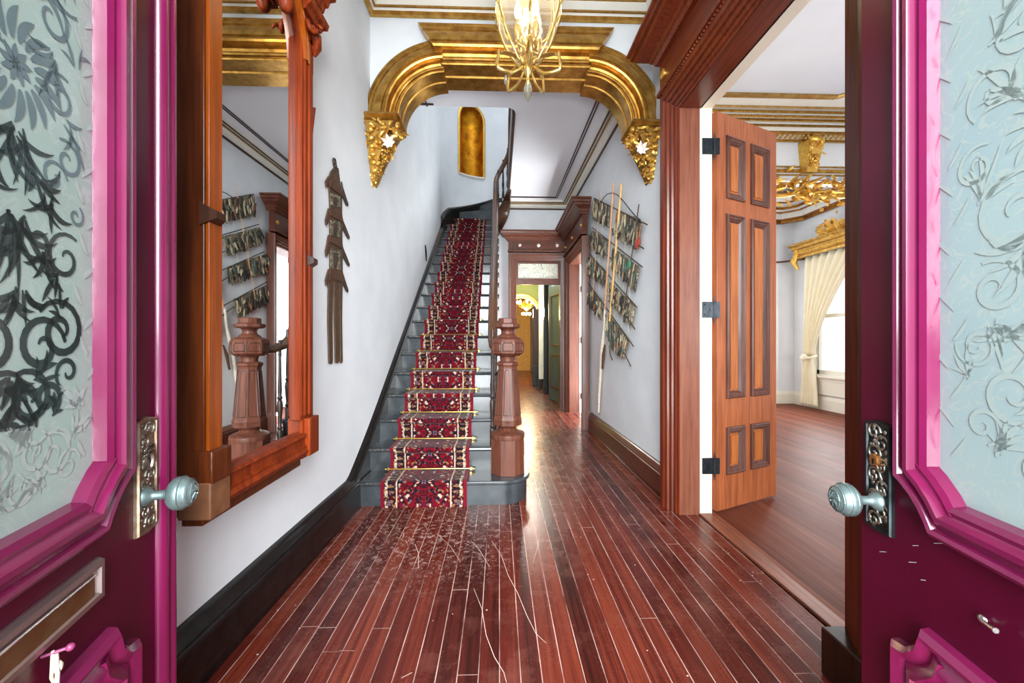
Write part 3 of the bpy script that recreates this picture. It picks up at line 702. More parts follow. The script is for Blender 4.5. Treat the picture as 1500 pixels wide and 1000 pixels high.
# balusters
bp = [(.021, 0), (.021, .10), (.014, .115), (.022, .13), (.014, .145), (.012, .17), (.018, .24), (.023, .31), (.018, .345), (.012, .355), (.022, .372), (.012, .39), (.016, .42), (.013, .58), (.010, .70), (.016, .72), (.012, .735), (.014, .84)]
NX = SXR - .025
railz = lambda y: .1805 + .752 * (y - SY0) + .74
bal = {}
for k in range(2, K):
    for dy in (.03, .15):
        y = SY0 + TRD * (k - 1) + dy; z0 = k * RIS; h = railz(y) - z0; key = dy
        if y < 3.25: continue
        if key not in bal:
            m = MB(); m.lathe([(r, z * h / .84) for r, z in bp], (0, 0, 0), 10); b = m.build('baluster', 'baluster_wood', stair); bal[key] = b
        else:
            b = bal[key].copy(); COL.objects.link(b); b.parent = stair
        b.location = Vector((NX, y, z0)) - Vector(stair.location)
for i, (ang, z0) in enumerate([(150, 3.46), (90, 3.66), (40, 3.84)]):
    b = bal[.03].copy(); COL.objects.link(b); b.parent = stair
    b.scale = (1, 1, .86); b.location = Vector((.07 + .1 * math.cos(math.radians(ang)), 6.70 + .1 * math.sin(math.radians(ang)), z0)) - Vector(stair.location)
# handrail
hp = [(.0, 3.16, 1.135), (-.025, 3.25, 1.14), (-.045, 3.36, 1.165), (NX, 3.46, 1.225), (NX, 3.6, railz(3.6) + .02)]
hp += [(NX, y, railz(y) + .02) for y in (4.0, 4.6, 5.2, 5.8, 6.3)] + [(NX, 6.5, railz(6.5) + .06), (NX + .004, 6.62, railz(6.62) + .14)]
for i in range(1, 9):
    a = math.radians(180 - 22.5 * i); hp.append((.07 + .122 * math.cos(a), 6.69 + .122 * math.sin(a), railz(6.62) + .17 + i * .085))
hp += [(WX + .02, 6.5, 4.84), (WX + .02, 6.1, 4.86), (WX + .02, 4.2, 4.82)]
m = MB(); m.tube(hp, .042, 12, .85); sub(m, 'handrail', 'rail_wood', stair, smooth=60)
# newel post (octagonal)
NWX, NWY = .067, 3.11
zz = lambda py: EYE - (py - 500) / F * 3.09
rr = lambda wpx: wpx / F * 3.09 / 2 / math.cos(PI / 8)
def octl(pf, seg=8): return MB().lathe([(rr(w), zz(y)) for w, y in pf], (NWX, NWY, 0), seg, PI / 8)
nw = sub(octl([(48, 691), (48, 641)]), 'newel_post', 'newel_wood', stair, smooth=0)
nw.data.materials[0] = MATS['newel_wood']
def roundl(pf): return MB().lathe([(w / F * 3.09 / 2, zz(y)) for w, y in pf], (NWX, NWY, 0), 28)
sub(roundl([(50, 641), (51, 638), (50, 634), (44, 632), (36, 631), (28, 629), (25, 627), (27, 624), (34, 621), (39, 618), (42, 615)]), 'base_torus', 'newel_wood', nw, smooth=40)
sub(octl([(40, 621), (41, 613), (38, 609), (27, 539), (28, 536), (31, 534), (31, 531), (24, 529)]), 'tapered_shaft', 'newel_wood', nw, smooth=0)
sub(roundl([(22, 531), (21, 526), (23, 522), (32, 519), (36, 517)]), 'neck', 'newel_wood', nw)
sub(octl([(33, 521), (45, 517), (46, 514), (46, 501), (43, 497), (32, 494)]), 'block', 'newel_wood', nw, smooth=0)
sub(roundl([(32, 496), (29, 492), (20, 489), (18, 485), (21, 482), (30, 480)]), 'collar', 'newel_wood', nw)
sub(octl([(31, 481), (37, 479), (37, 475), (28, 474), (27, 473), (27, 467), (24, 466)]), 'cap', 'newel_wood', nw, smooth=0)
m = MB()
for q in range(8):
    a0 = -PI / 2 + q * PI / 4
    def fp(w, py, ins, side):   # point on a face of the octagon
        ap = w / F * 3.09 / 2; half = ap * math.tan(PI / 8) - ins
        return (NWX + math.cos(a0) * ap - math.sin(a0) * half * side, NWY + math.sin(a0) * ap + math.cos(a0) * half * side, zz(py))
    m.tube([fp(37.6, 606, .010, -1), fp(37.6, 606, .010, 1), fp(28, 544, .008, 1), fp(27.3, 541, .016, 1), fp(27.3, 541, .016, -1), fp(28, 544, .008, -1), fp(37.6, 606, .010, -1)], .0034, 5)
    m.tube([fp(46, 513.5, .012, -1), fp(46, 513.5, .012, 1), fp(46, 505, .012, 1), fp(46, 502, .022, 1), fp(46, 502, .022, -1), fp(46, 505, .012, -1), fp(46, 513.5, .012, -1)], .0034, 5)
sub(m, 'panel_bead', 'newel_bead', nw)

# ------------------------------------------------------------------ stair runner and rods
CX0, CX1 = -.855, -.235
prof = [(SY0 - .028, .0)]
for k in range(1, K + 1):
    yk = SY0 + TRD * (k - 1); z1 = k * RIS
    lo_ = prof[-1][1]
    prof += [(yk - .004 if k > 1 else yk - .027, (k - 1) * RIS + .012), (yk - .006 if k > 1 else yk - .029, z1 - .045), (yk - .029, z1 - .03), (yk - .033, z1 - .014), (yk - .026, z1 + .005), (yk - .008, z1 + .009)]
    if k < K: prof += [(yk + TRD - .012, z1 + .009)]
prof += [(SY0 + TRD * (K - 1) + .10, K * RIS + .009)]
runner = MB(); vs = []; uvs = []; d = 0
for i, (y, z) in enumerate(prof):
    if i: d += math.hypot(y - prof[i - 1][0], z - prof[i - 1][1])
    for j in range(5): vs.append((CX0 + (CX1 - CX0) * j / 4, y, z)); uvs.append((j / 4, d))
runner.add(vs, [(i * 5 + j, i * 5 + j + 1, i * 5 + j + 6, i * 5 + j + 5) for i in range(len(prof) - 1) for j in range(4)])
me = bpy.data.meshes.new('stair_runner'); me.from_pydata(runner.v, [], runner.f); me.update()
ul = me.uv_layers.new(name='UVMap')
for lp in me.loops: ul.data[lp.index].uv = uvs[lp.vertex_index]
me.materials.append(MATS['runner_pile']); o = bpy.data.objects.new('stair_runner', me); COL.objects.link(o)
sm = o.modifiers.new('solid', 'SOLIDIFY'); sm.thickness = .006; sm.offset = -1
tag(o, 'red oriental patterned carpet runner up the middle of the stairs', 'carpet')
nth = ['lowest', 'second lowest', 'third lowest', 'fourth lowest', 'fifth lowest', 'sixth lowest', 'seventh lowest', 'eighth lowest', 'ninth lowest', 'tenth lowest']
rod0 = None
for k in range(1, 11):
    yk = SY0 + TRD * k; z = k * RIS + .018; x0, x1 = CX0 - .03, CX1 + .035
    if rod0 is None:
        m = MB(); m.tube([(x0, 0, 0), (x1, 0, 0)], .0055, 8); m.blob((x0 - .004, 0, 0), (.010, .007, .007)); m.blob((x1 + .004, 0, 0), (.010, .007, .007))
        r = m.build('stair_rod', 'brass'); bo = []
        for x in (CX0 - .012, CX1 + .014): b = MB(); b.box(x - .006, x + .006, -.007, .016, -.012, .010); b.blob((x, -.003, .010), .007); bo.append(b.build('bracket', 'brass', r))
        rod0 = (r, bo)
    else:
        r = rod0[0].copy(); COL.objects.link(r)
        for bb in rod0[1]: bo = bb.copy(); COL.objects.link(bo); bo.parent = r
    r.location = (0, yk - .020, z)
    tag(r, 'thin brass stair rod across the red runner, %s on the stairs' % nth[k - 1], 'stair rod', 'brass rods holding the stair runner')

# ------------------------------------------------------------------ gilded wall niche
cols = wallpath[NI0:NI1 + 1]; n_ = len(cols) - 1
c0, c1 = Vector(cols[0]), Vector(cols[-1]); mid = (c0 + c1) / 2; chord = (c1 - c0); outn = Vector((-chord.y, chord.x)).normalized()
if outn.y < 0: outn = -outn
mb = MB(); G = 14; Hs = 10; rows = []
W2 = chord.length / 2
for i in range(Hs + 1):
    z = NZ0 + (NZ1 - .30 - NZ0) * i / Hs; rows.append((z, 1.0))
for i in range(1, 9):
    a = PI / 2 * i / 8; rows.append((NZ1 - .30 + .30 * math.sin(a), max(.02, math.cos(a))))
vs = []
for z, s_ in rows:
    for q in range(G + 1):
        a = PI * q / G; p = mid - chord.normalized() * W2 * s_ * math.cos(a) + outn * (.22 * s_ * math.sin(a))
        # start on the wall curve
        vs.append((p.x, p.y + (.02 * math.sin(a)), z))
mb.add(vs, [(i * (G + 1) + q, i * (G + 1) + q + 1, (i + 1) * (G + 1) + q + 1, (i + 1) * (G + 1) + q) for i in range(len(rows) - 1) for q in range(G)])
niche = mb.build('wall_niche', 'gold_leaf_niche', smooth=80); sm = niche.modifiers.new('solid', 'SOLIDIFY'); sm.thickness = .01
tag(niche, 'tall gold leafed arched niche in the curved wall above the stairs', 'niche')
m = MB(); edge = [(NZ0, -1)] + [(z, -s_) for z, s_ in rows] + [(z, s_) for z, s_ in rows[::-1]]
def wpt(s_):
    f_ = (s_ + 1) / 2 * n_; i = min(int(f_), n_ - 1); q = f_ - i; a, b = Vector(cols[i]), Vector(cols[i + 1]); return a * (1 - q) + b * q
path = []
for z, s_ in edge:
    p = wpt(s_); path.append((p.x, p.y - .006, z))
m.tube(path, .026, 6); m.build('niche_rim', 'gold_bright', niche)
m = MB(); path = []
for i in range(13):
    p = wpt(-1.06 + 2.12 * i / 12); path.append((p.x, p.y - .01, NZ0 - .01))
m.tube(path, .022, 6); m.build('niche_sill', 'crown_white', niche)

# ------------------------------------------------------------------ front doors
LD = Vector((.2875, -.9578)).normalized(); LP = Vector((-.829, 1.028))
RD = Vector((-.186, -.983)).normalized(); RP = Vector((.896, .95))
DT = .045; DW = .70; DH = 2.95
def notch(s0, s1, z0, z1, c, bulge=.012, n=5):
    """rectangle whose corners are cut by a shallow inward curve"""
    pts = []
    for (cx, cz, a) in ((s0, z0, 0), (s1, z0, 1), (s1, z1, 2), (s0, z1, 3)):
        sx = 1 if cx == s0 else -1; sz = 1 if cz == z0 else -1
        A = Vector((cx, cz + sz * c)); B = Vector((cx + sx * c, cz)); nn = Vector((sx, sz)).normalized()
        L_ = [A + (B - A) * i / n + nn * bulge * math.sin(PI * i / n) for i in range(n + 1)]
        if a in (1, 3): L_ = L_[::-1]
        pts += [tuple(p) for p in L_]
    return pts
def ear(s0, s1, z0, z1, e):
    """panel outline with stepped concave corners"""
    pts = []
    for (cx, cz, a) in ((s0, z0, 0), (s1, z0, 1), (s1, z1, 2), (s0, z1, 3)):
        sx = 1 if cx == s0 else -1; sz = 1 if cz == z0 else -1
        L_ = [(cx, cz + sz * e)] + [(cx + sx * e * .9 * math.sin(math.radians(q)) , cz + sz * (e - .0) - sz * e * .75 * (1 - math.cos(math.radians(q)))) for q in (35, 65, 88)] + [(cx + sx * e, cz)]
        if a in (1, 3): L_ = L_[::-1]
        pts += L_
    return pts
dm = [(.0, 0), (.004, .016), (.012, .022), (.02, .02), (.024, .012), (.032, .014), (.04, .024), (.05, .024), (.056, .014), (.06, .012), (.068, .014), (.078, .008), (.082, -.012), (0, -.012)]
def spiral(mb, fm, c, r, turns, a0, sgn, w, n=26, h=.0015):
    P = []
    for i in range(n + 1):
        t_ = i / n; a = a0 + sgn * turns * 2 * PI * t_; q = r * (1 - .86 * t_); P.append(Vector((c[0] + q * math.cos(a), c[1] + q * math.sin(a))))
    ribbon(mb, fm, P, [w * (.35 + .65 * math.sin(PI * min(1, (i / n) * .9 + .1))) for i in range(n + 1)], h)
def ribbon(mb, fm, P, ws, h=.0015):
    h = min(h, .0005) if h == .0015 else h
    n = len(P); vs = []
    for i in range(n):
        d_ = (P[min(i + 1, n - 1)] - P[max(0, i - 1)]).normalized(); nn = Vector((-d_.y, d_.x)) * ws[i] / 2
        for p in (P[i] + nn, P[i] - nn): vs.append(fm(p.x, p.y, h))
    mb.add(vs, [(2 * i, 2 * i + 1, 2 * i + 3, 2 * i + 2) for i in range(n - 1)])
def petal(mb, fm, c, ang, L, W, h=.0015, bend=.3):
    P = []; ws = []
    for i in range(9):
        t_ = i / 8; a = ang + bend * (t_ - .3); P.append(Vector((c[0] + L * t_ * math.cos(a), c[1] + L * t_ * math.sin(a)))); ws.append(max(.0006, W * math.sin(PI * (t_ * .88 + .1))))
    ribbon(mb, fm, P, ws, h)
def acanthus(mb, fm, c, ang, L, n, rnd, W=.012, spread=1.3):
    for i in range(n):
        f_ = (i / (n - 1) - .5) if n > 1 else 0
        petal(mb, fm, (c[0] + rnd.uniform(-.01, .01), c[1] + rnd.uniform(-.01, .01)), ang + f_ * spread, L * (1 - abs(f_) * .7) * rnd.uniform(.75, 1.1), W * rnd.uniform(.7, 1.2), bend=f_ * 1.5 + rnd.uniform(-.4, .4))
def front_door(name, P0, D, sy, g0, panel_s0, beads, label):
    rz = math.atan2(D.y, D.x)
    root = empty(name, (P0.x, P0.y, .012), label, 'front door', kind='structure', rz=rz)
    fm = lambda a, b, h: (a, sy * h, b)      # h>0 towards the viewer
    gz0, gz1 = (.90, 2.62) if sy > 0 else (.878, 2.62); g1 = DW - .10
    go = notch(g0 - .0, g1, gz0, gz1, .065)
    outer_g = notch(0, DW, .0, DH, .0001, 0)
    # flat rails and stiles around the glass and a panel hole
    pz1 = .635 if sy > 0 else .615
    mo = [(o, h) for o, h in dm]
    # slab made as ring from leaf outline to glass opening
    m = MB(); m.ring(outer_g, [(a, b) for a, b in notch(g0 - .06, g1 + .06, gz0 - .055, gz1 + .055, .085)], fm, -DT, 0); m.build('door_leaf', 'purple_paint', root, smooth=0)
    m = MB(); m.sweep(notch(g0 - .08, g1 + .08, gz0 - .075, gz1 + .075, .09), mo, fm, True); m.build('glass_moulding', 'magenta_paint', root, smooth=35)
    m = MB(); m.sweep(notch(g0 - .012, g1 + .012, gz0 - .012, gz1 + .012, .052, .008), [(-.004, .004), (.010, -.006), (.010, -.016), (-.004, -.016)], fm, True); m.build('glazing_edge', 'lead_edge', root, smooth=35)
    m = MB(); m.extrude(notch(g0 - .02, g1 + .02, gz0 - .02, gz1 + .02, .045), fm, -.022, -.012); gl = m.build('etched_glass', 'frosted_green' if sy > 0 else 'frosted_blue', root, smooth=0)
    m = MB(); pp = ear(panel_s0, DW - .06, .12, pz1, .075); pm = [(0, 0), (.003, .016), (.014, .026), (.026, .02), (.032, .01), (.045, .018), (.058, .022), (.066, .006), (.07, 0)]
    m.sweep(pp, pm, fm, True); m.build('panel_moulding', 'magenta_paint', root, smooth=35)
    m = MB(); m.extrude(ear(panel_s0 + .075, DW - .135, .2, pz1 - .08, .05), fm, -.002, .006); m.build('raised_panel', 'purple_paint', root, smooth=0)
    return root, fm, gl
ld, lfm, lgl = front_door('door_1', LP, LD, 1, .265, .170, True, 'open purple front door leaf on the left with mail slot and etched glass with painted dark reflections')
rd, rfm, rgl = front_door('door_2', RP, RD, -1, .195, .112, False, 'open purple front door leaf on the right with keyhole and pale etched glass')
m = MB()
for a in (.0205, .056): m.extrude([(a + .018 * math.cos(q * PI / 10) , .0) for q in range(0)] or [(a - .019, .0), (a + .019, .0), (a + .019, DH), (a - .019, DH)], lfm, -.006, .001)
for a in (.0195, .056):
    prof_ = [(a - .0185 * math.cos(PI * q / 8), .019 * math.sin(PI * q / 8)) for q in range(9)]
    n = len(prof_); vs = [(x, h, .0) for x, h in prof_] + [(x, h, DH) for x, h in prof_]; m.add(vs, [(i, i + 1, n + i + 1, n + i) for i in range(n - 1)])
m.extrude([(-.001, 0), (.0005, 0), (.0005, DH), (-.001, DH)], lfm, -DT, .001)
m.build('astragal', 'magenta_paint', ld, smooth=50)
# etched scroll work
rnd = random.Random(11)
hL = lambda a, b, h: lfm(a, b, -.0115 + h); hR = lambda a, b, h: rfm(a, b, -.0115 + h)
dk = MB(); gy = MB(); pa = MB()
cc = .4325
# the left glass: central medallion flanked by acanthus scrolls (mirrored about the middle)
def both(fn, mb, fm_, *a):
    fn(mb, fm_, *a); mm = MB(); fn(mm, fm_, *a); mb.add([(2 * cc - x, y, z) for x, y, z in mm.v], mm.f)
ros = (.470, 1.60)
for i in range(18):
    a = 2 * PI * i / 18; petal(gy, hL, (cc + .035 * math.cos(a), 1.60 + .035 * math.sin(a)), a, .055, .015, bend=.5)
for i in range(9):
    a = 2 * PI * i / 9; petal(gy, hL, (cc, 1.60), a, .03, .011, bend=.2)
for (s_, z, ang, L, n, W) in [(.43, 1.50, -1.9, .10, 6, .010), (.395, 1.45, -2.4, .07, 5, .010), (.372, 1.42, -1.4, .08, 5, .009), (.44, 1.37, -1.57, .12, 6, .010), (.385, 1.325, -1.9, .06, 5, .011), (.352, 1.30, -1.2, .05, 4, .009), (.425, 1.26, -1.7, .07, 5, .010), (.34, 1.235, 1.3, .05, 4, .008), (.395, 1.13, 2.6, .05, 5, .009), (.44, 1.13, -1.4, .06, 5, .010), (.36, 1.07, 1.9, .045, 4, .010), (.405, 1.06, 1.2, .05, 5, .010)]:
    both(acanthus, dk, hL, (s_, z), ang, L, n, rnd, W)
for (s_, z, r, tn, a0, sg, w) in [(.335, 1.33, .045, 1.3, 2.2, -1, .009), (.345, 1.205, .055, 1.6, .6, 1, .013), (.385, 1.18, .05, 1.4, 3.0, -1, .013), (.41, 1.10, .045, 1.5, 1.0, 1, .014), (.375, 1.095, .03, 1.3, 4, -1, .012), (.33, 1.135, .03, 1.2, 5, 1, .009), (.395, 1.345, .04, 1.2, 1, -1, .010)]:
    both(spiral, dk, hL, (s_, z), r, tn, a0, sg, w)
for (s_, z, r, tn, a0, sg, w) in [(.365, 1.72, .05, 1.3, 0, 1, .008), (.345, 1.60, .04, 1.4, 2, -1, .007), (.33, 1.50, .035, 1.3, 1, 1, .007), (.36, 1.46, .03, 1.2, 3, -1, .006), (.34, 1.80, .05, 1.3, 4, 1, .008), (.41, 1.78, .06, 1.4, 0, -1, .01), (.31, 1.41, .02, 1.2, 2, 1, .006)]:
    both(spiral, gy, hL, (s_, z), r, tn, a0, sg, w)
for (s_, z, ang, L, n, W) in [(.36, 1.66, -1.2, .09, 5, .009), (.33, 1.56, -2.2, .07, 5, .008), (.40, 1.74, 2.3, .13, 7, .012), (.35, 1.85, -1.6, .1, 5, .01), (.42, 1.9, -2, .12, 7, .012), (.31, 1.68, 1.4, .06, 4, .007)]:
    both(acanthus, gy, hL, (s_, z), ang, L, n, rnd, W)
for i in range(34):
    z = .98 + i * .046; s_ = .288 + .008 * math.sin(i * 1.3); both(petal, pa, hL, (s_, z), 1.57 + (.7 if i % 2 else -.7), .04, .010)
for (s_, z, r, tn, a0, sg, w) in [(.36, 1.0, .045, 1.6, 0, 1, .008), (.33, .975, .03, 1.3, 3, -1, .007), (.40, 1.015, .035, 1.4, 2, 1, .008), (.42, .965, .03, 1.2, 1, -1, .007)]: both(spiral, pa, hL, (s_, z), r, tn, a0, sg, w)
for (s_, z, ang) in [(.30, 1.07, 1.0), (.385, .955, .6), (.32, 1.02, 2.0), (.41, 1.05, -.6)]: both(acanthus, pa, hL, (s_, z), ang, .06, 5, rnd, .011)
dk.build('scrolls_dark_reflection', 'reflection_dark', lgl, smooth=0); gy.build('scrolls_grey_reflection', 'reflection_grey', lgl, smooth=0); pa.build('pale_border_etching', 'etch_pale', lgl, smooth=0)  # dark and grey scrolls paint the reflections in the clear glass
wm = MB(); cc = .397; rnd = random.Random(4)
for i in range(20):
    z = .97 + i * .055; s_ = .222 + .007 * math.sin(i * 1.7); both(petal, wm, hR, (s_, z), 1.57 + (.6 if i % 2 else -.8), .05, .008)
for i in range(16):
    a = 2 * PI * i / 16; petal(wm, hR, (cc + .03 * math.cos(a), 1.52 + .03 * math.sin(a)), a, .05, .013, bend=.5)
for (s_, z, r, tn, a0, sg, w) in [(.335, 1.40, .075, 1.5, .4, 1, .012), (.30, 1.28, .05, 1.4, 2, -1, .010), (.27, 1.50, .04, 1.4, 1, 1, .008), (.30, 1.62, .05, 1.3, 4, -1, .010), (.35, 1.70, .06, 1.5, 0, 1, .012), (.27, 1.18, .04, 1.5, 3, 1, .008), (.33, 1.10, .06, 1.6, 1, -1, .010), (.28, 1.04, .035, 1.4, 5, 1, .008), (.37, .99, .045, 1.4, 2, -1, .009)]: both(spiral, wm, hR, (s_, z), r, tn, a0, sg, w)
for (s_, z, ang, L, n, W) in [(.36, 1.36, -2.0, .12, 7, .014), (.30, 1.22, -1.0, .08, 6, .011), (.38, 1.24, -1.57, .14, 8, .014), (.28, 1.44, 1.2, .09, 6, .010), (.34, 1.58, 2.0, .10, 7, .012), (.37, 1.80, -1.8, .12, 7, .013), (.30, 1.70, .8, .08, 5, .01), (.31, 1.00, 1.2, .07, 6, .011), (.36, 1.10, -.6, .08, 6, .012), (.25, 1.12, 1.8, .06, 5, .008)]: both(acanthus, wm, hR, (s_, z), ang, L, n, rnd, W)
wm.build('scroll_etching', 'etch_warm', rgl, smooth=0)
# lock plates with knobs
def plate(root, fm, s0, s1, z0, z1, mat, seed, knob_s, knob_z, sy, key):
    r_ = random.Random(seed); m = MB(); sc = (s0 + s1) / 2
    oc = [(s0, z0), (sc, z0 - .006), (s1, z0), (s1, z1), (sc, z1 + .008), (s0, z1)]
    m.extrude(oc, fm, 0, .006); m.sweep(oc, [(0, .004), (.002, .010), (.007, .010), (.009, .005)], fm, True)
    pl = m.build('lock_plate', mat, root, smooth=30)
    o_ = MB()
    for i in range(9):
        z = z0 + .02 + (z1 - z0 - .04) * i / 8; c = Vector((sc + (.012 if i % 2 else -.012), z)); P = []
        for q in range(15):
            a = q / 14 * 3.6 * (1 if i % 2 else -1) + r_.uniform(0, 6); rad = .022 * (1 - q / 18); w = fm(c.x + rad * math.cos(q * .55 * (1 if i % 2 else -1)), c.y + rad * math.sin(q * .55), .007); P.append(w)
        o_.tube(P, .0028, 6)
        for q in range(4): o_.blob(fm(sc + r_.uniform(-.026, .026), z + r_.uniform(-.012, .012), .007), (.004, .003, .006), None, 6, 4)
    o_.build('relief_scrolls', 'nickel', pl, smooth=60)
    k = MB(); kp = [(.022, .004), (.022, .010), (.016, .018), (.012, .022), (.010, .026), (.010, .044), (.014, .047), (.014, .051), (.026, .053), (.034, .060), (.037, .072), (.035, .082), (.031, .086), (.031, .090), (.022, .097), (.010, .101), (.0, .102)]
    n = 20; vs = [fm(knob_s + r * math.cos(2 * PI * q / n), knob_z + r * math.sin(2 * PI * q / n), h) for r, h in kp for q in range(n)]
    k.add(vs, [(i * n + q, i * n + (q + 1) % n, (i + 1) * n + (q + 1) % n, (i + 1) * n + q) for i in range(len(kp) - 1) for q in range(n)])
    kn = k.build('door_knob', 'verdigris', root, smooth=50)
    kk = MB()
    for rad, h in ((.0355, .066), (.0365, .078), (.029, .092), (.02, .098)): kk.tube([fm(knob_s + rad * math.cos(2 * PI * q / 24), knob_z + rad * math.sin(2 * PI * q / 24), h) for q in range(25)], .0014, 5)
    for q in range(6):
        a = q * PI / 3; kk.tube([fm(knob_s + .022 * math.cos(a), knob_z + .022 * math.sin(a), .0965), fm(knob_s + .015 * math.cos(a + .5), knob_z + .015 * math.sin(a + .5), .1), fm(knob_s + .006 * math.cos(a + 1), knob_z + .006 * math.sin(a + 1), .1025)], .002, 5)
    kk.build('knob_ring', 'verdigris', kn)
    c = MB(); kz = z1 - (.085 if sy < 0 else .09)
    if key:
        vs = [(.014, .004), (.014, .014), (.012, .016), (0, .016)]
        P = [fm(sc - .002 + r * math.cos(2 * PI * q / 16), kz + r * math.sin(2 * PI * q / 16), h) for r, h in vs for q in range(16)]
        c.add(P, [(i * 16 + q, i * 16 + (q + 1) % 16, (i + 1) * 16 + (q + 1) % 16, (i + 1) * 16 + q) for i in range(3) for q in range(16)])
        co = c.build('keyhole_cylinder', 'copper', root); c2 = MB(); c2.extrude([(sc - .0045, kz - .009), (sc + .0015, kz - .009), (sc + .0015, kz + .003), (sc - .0045, kz + .003)], fm, .0155, .0168); c2.build('key_slot', 'black_iron', co)
    else:
        c.tube([fm(sc + .014 * math.cos(a), kz + .022 * math.sin(a), .010) for a in [x * .4 for x in range(3, 13)]], [.002, .004, .006, .007, .007, .006, .005, .004, .003, .002], 8)
        c.blob(fm(sc + .012, kz - .004, .008), (.011, .006, .014)); c.build('keyhole_cover', 'nickel', root)
plate(ld, lfm, .082, .161, .765, 1.012, 'brass_dull', 1, .133, .845, 1, False)
plate(rd, rfm, .024, .102, .752, .998, 'blackened_metal', 2, .062, .818, -1, True)
# mail slot on the left leaf
mz = -.012
m = MB(); oc = [(.278, .712), (.60, .712), (.60, .787), (.278, .787)]
m.extrude(oc, lfm, 0, .006); m.sweep(oc, [(0, .004), (.003, .014), (.013, .015), (.018, .006)], lfm, True); ms = m.build('mail_slot', 'slot_frame', ld, smooth=30)
m = MB(); m.extrude([(.30, .722), (.58, .722), (.58, .763), (.30, .763)], lfm, .004, .011); m.build('flap', 'slot_flap', ms, bevel=.003)
m = MB(); m.tube([lfm(.301, .766, .012), lfm(.58, .766, .012)], .003, 8); m.build('flap_hinge', 'chrome', ms)
m = MB(); m.blob(lfm(.289, .772, .008), (.003, .003, .004)); m.blob(lfm(.289, .722, .008), (.003, .003, .004)); m.build('screw', 'black_iron', ms)
# nail with a hanging loop of string on the left leaf, hook on the right leaf
nl = MB(); nl.tube([lfm(.405, .697, .0), lfm(.398, .700, .03)], .0026, 8); nl.blob(lfm(.398, .700, .031), (.006, .006, .006)); nl.build('nail', 'pink_enamel', ld)
P = ld.matrix_world
def dw(root, p): return Matrix.Translation(root.location) @ Matrix.Rotation(root.rotation_euler.z, 4, 'Z') @ Vector(p)
sm_ = MB(); c = lambda a, b, h: dw(ld, lfm(a, b, h))
sm_.tube([c(0.4020, 0.7010, 0.0120), c(0.3980, 0.6830, 0.0130), c(0.3950, 0.6680, 0.0140), c(0.3970, 0.6530, 0.0150), c(0.4040, 0.6480, 0.0160), c(0.4080, 0.6630, 0.0140), c(0.4050, 0.6830, 0.0130), c(0.4020, 0.7010, 0.0120)], .0022, 6)
sm_.tube([c(0.4020, 0.6960, 0.0160), c(0.4090, 0.6680, 0.0220), c(0.4050, 0.6380, 0.0180), c(0.3980, 0.6230, 0.0180)], .003, 6); sm_.blob(c(0.4020, 0.6750, 0.0180), (.007, .006, .01))
tag(sm_.build('knotted_string', 'string'), 'knotted cream string hanging from the nail on the left door', 'string')
hk = MB(); hk.tube([rfm(.300, .708, .0), rfm(.308, .711, .014), rfm(.335, .713, .018)], [.003, .003, .0045], 8); hk.blob(rfm(.300, .709, .006), (.008, .006, .008)); hk.build('hook', 'chrome', rd)
hk = MB()
for s_, z, l in [(.14, .72, .02), (.17, .70, .012), (.15, .76, .015), (.20, .79, .02), (.06, .70, .02)]: ribbon(hk, rfm, [Vector((s_, z)), Vector((s_ + l, z + l * .5))], [.0012, .0012], .0012)
hk.build('scratches', 'etch_pale', rd, smooth=0)

PX1_ = 5.72
# front jambs that the leaves hang from
hl, hr = LP + LD * DW, RP + RD * DW
m = MB(); m.box(hl.x - .14, hl.x - .012, hl.y - .12, hl.y - .01, 0, 3.1); st(m.build('trim_9', 'purple_paint'), 'purple front door jamb behind the left leaf', 'door jamb')
m = MB(); m.box(hr.x + .015, hr.x + .14, hr.y - .12, hr.y - .01, 0, 3.1); st(m.build('trim_10', 'purple_paint'), 'purple front door jamb behind the right leaf', 'door jamb')

m = MB(); m.box(-1.25, hl.x - .145, .10, .22, 0, 4.15); m.box(hr.x + .145, PX1_ + .2, .06, .18, 0, 4.15); m.box(hl.x - .145, hr.x + .145, .08, .2, 3.15, 4.15)
st(m.build('wall_front', 'plaster', smooth=0), 'inside of the front wall around the street door', 'wall')

# ------------------------------------------------------------------ pier mirror on the left wall
MXB, MXF, MXG = -.985, -.90, -.925
mir = empty('pier_mirror', (-.95, 1.6, .64), 'tall walnut pier mirror with carved cornice hanging on the left wall', 'mirror')
my0, my1 = 1.24, 1.95; gy0, gy1 = 1.312, 1.825; gz0, gzs, gzt = .775, 2.47, 2.78
fmM = lambda a, b, h: (MXF + h, a, b)
m = MB(); m.box(MXB, MXF, my0, gy0, .66, 2.75); child(m, 'stile', 'walnut_dark', mir, bevel=.004)
m = MB(); m.box(MXB, MXF, gy1 + .02, my1, .66, 2.75); child(m, 'stile', 'walnut_red', mir, bevel=.004)
m = MB(); 
for a, b, d_ in ((my0 + .004, my0 + .062, .012), (my0 + .062, gy0, .004)): m.box(MXF, MXF + d_, a, b, .86, 2.62)
child(m, 'stile_facing', 'walnut_orange', mir, bevel=.003)
m = MB()
m.box(MXF - .03, MXF + .001, 1.825, 1.945, .84, 2.62)
for i, (a, b, d_) in enumerate(((1.827, 1.842, .006), (1.842, 1.858, .014), (1.864, 1.878, .007), (1.88, 1.91, .016), (1.914, 1.93, .007))): m.box(MXF - .02, MXF + d_, a, b, .86, 2.62)
child(m, 'stile_facing', 'walnut_red', mir, bevel=.004)
gpts = [(gy0 - .01, gz0 - .01), (gy1 + .02, gz0 - .01), (gy1 + .02, gzs)] + [(gy0 + (gy1 - gy0) / 2 + (gy1 + .02 - gy0 - .0) / 2 * math.cos(math.radians(a)) , gzs + (gzt - gzs) * math.sin(math.radians(a))) for a in range(10, 180, 10)] + [(gy0 - .01, gzs)]
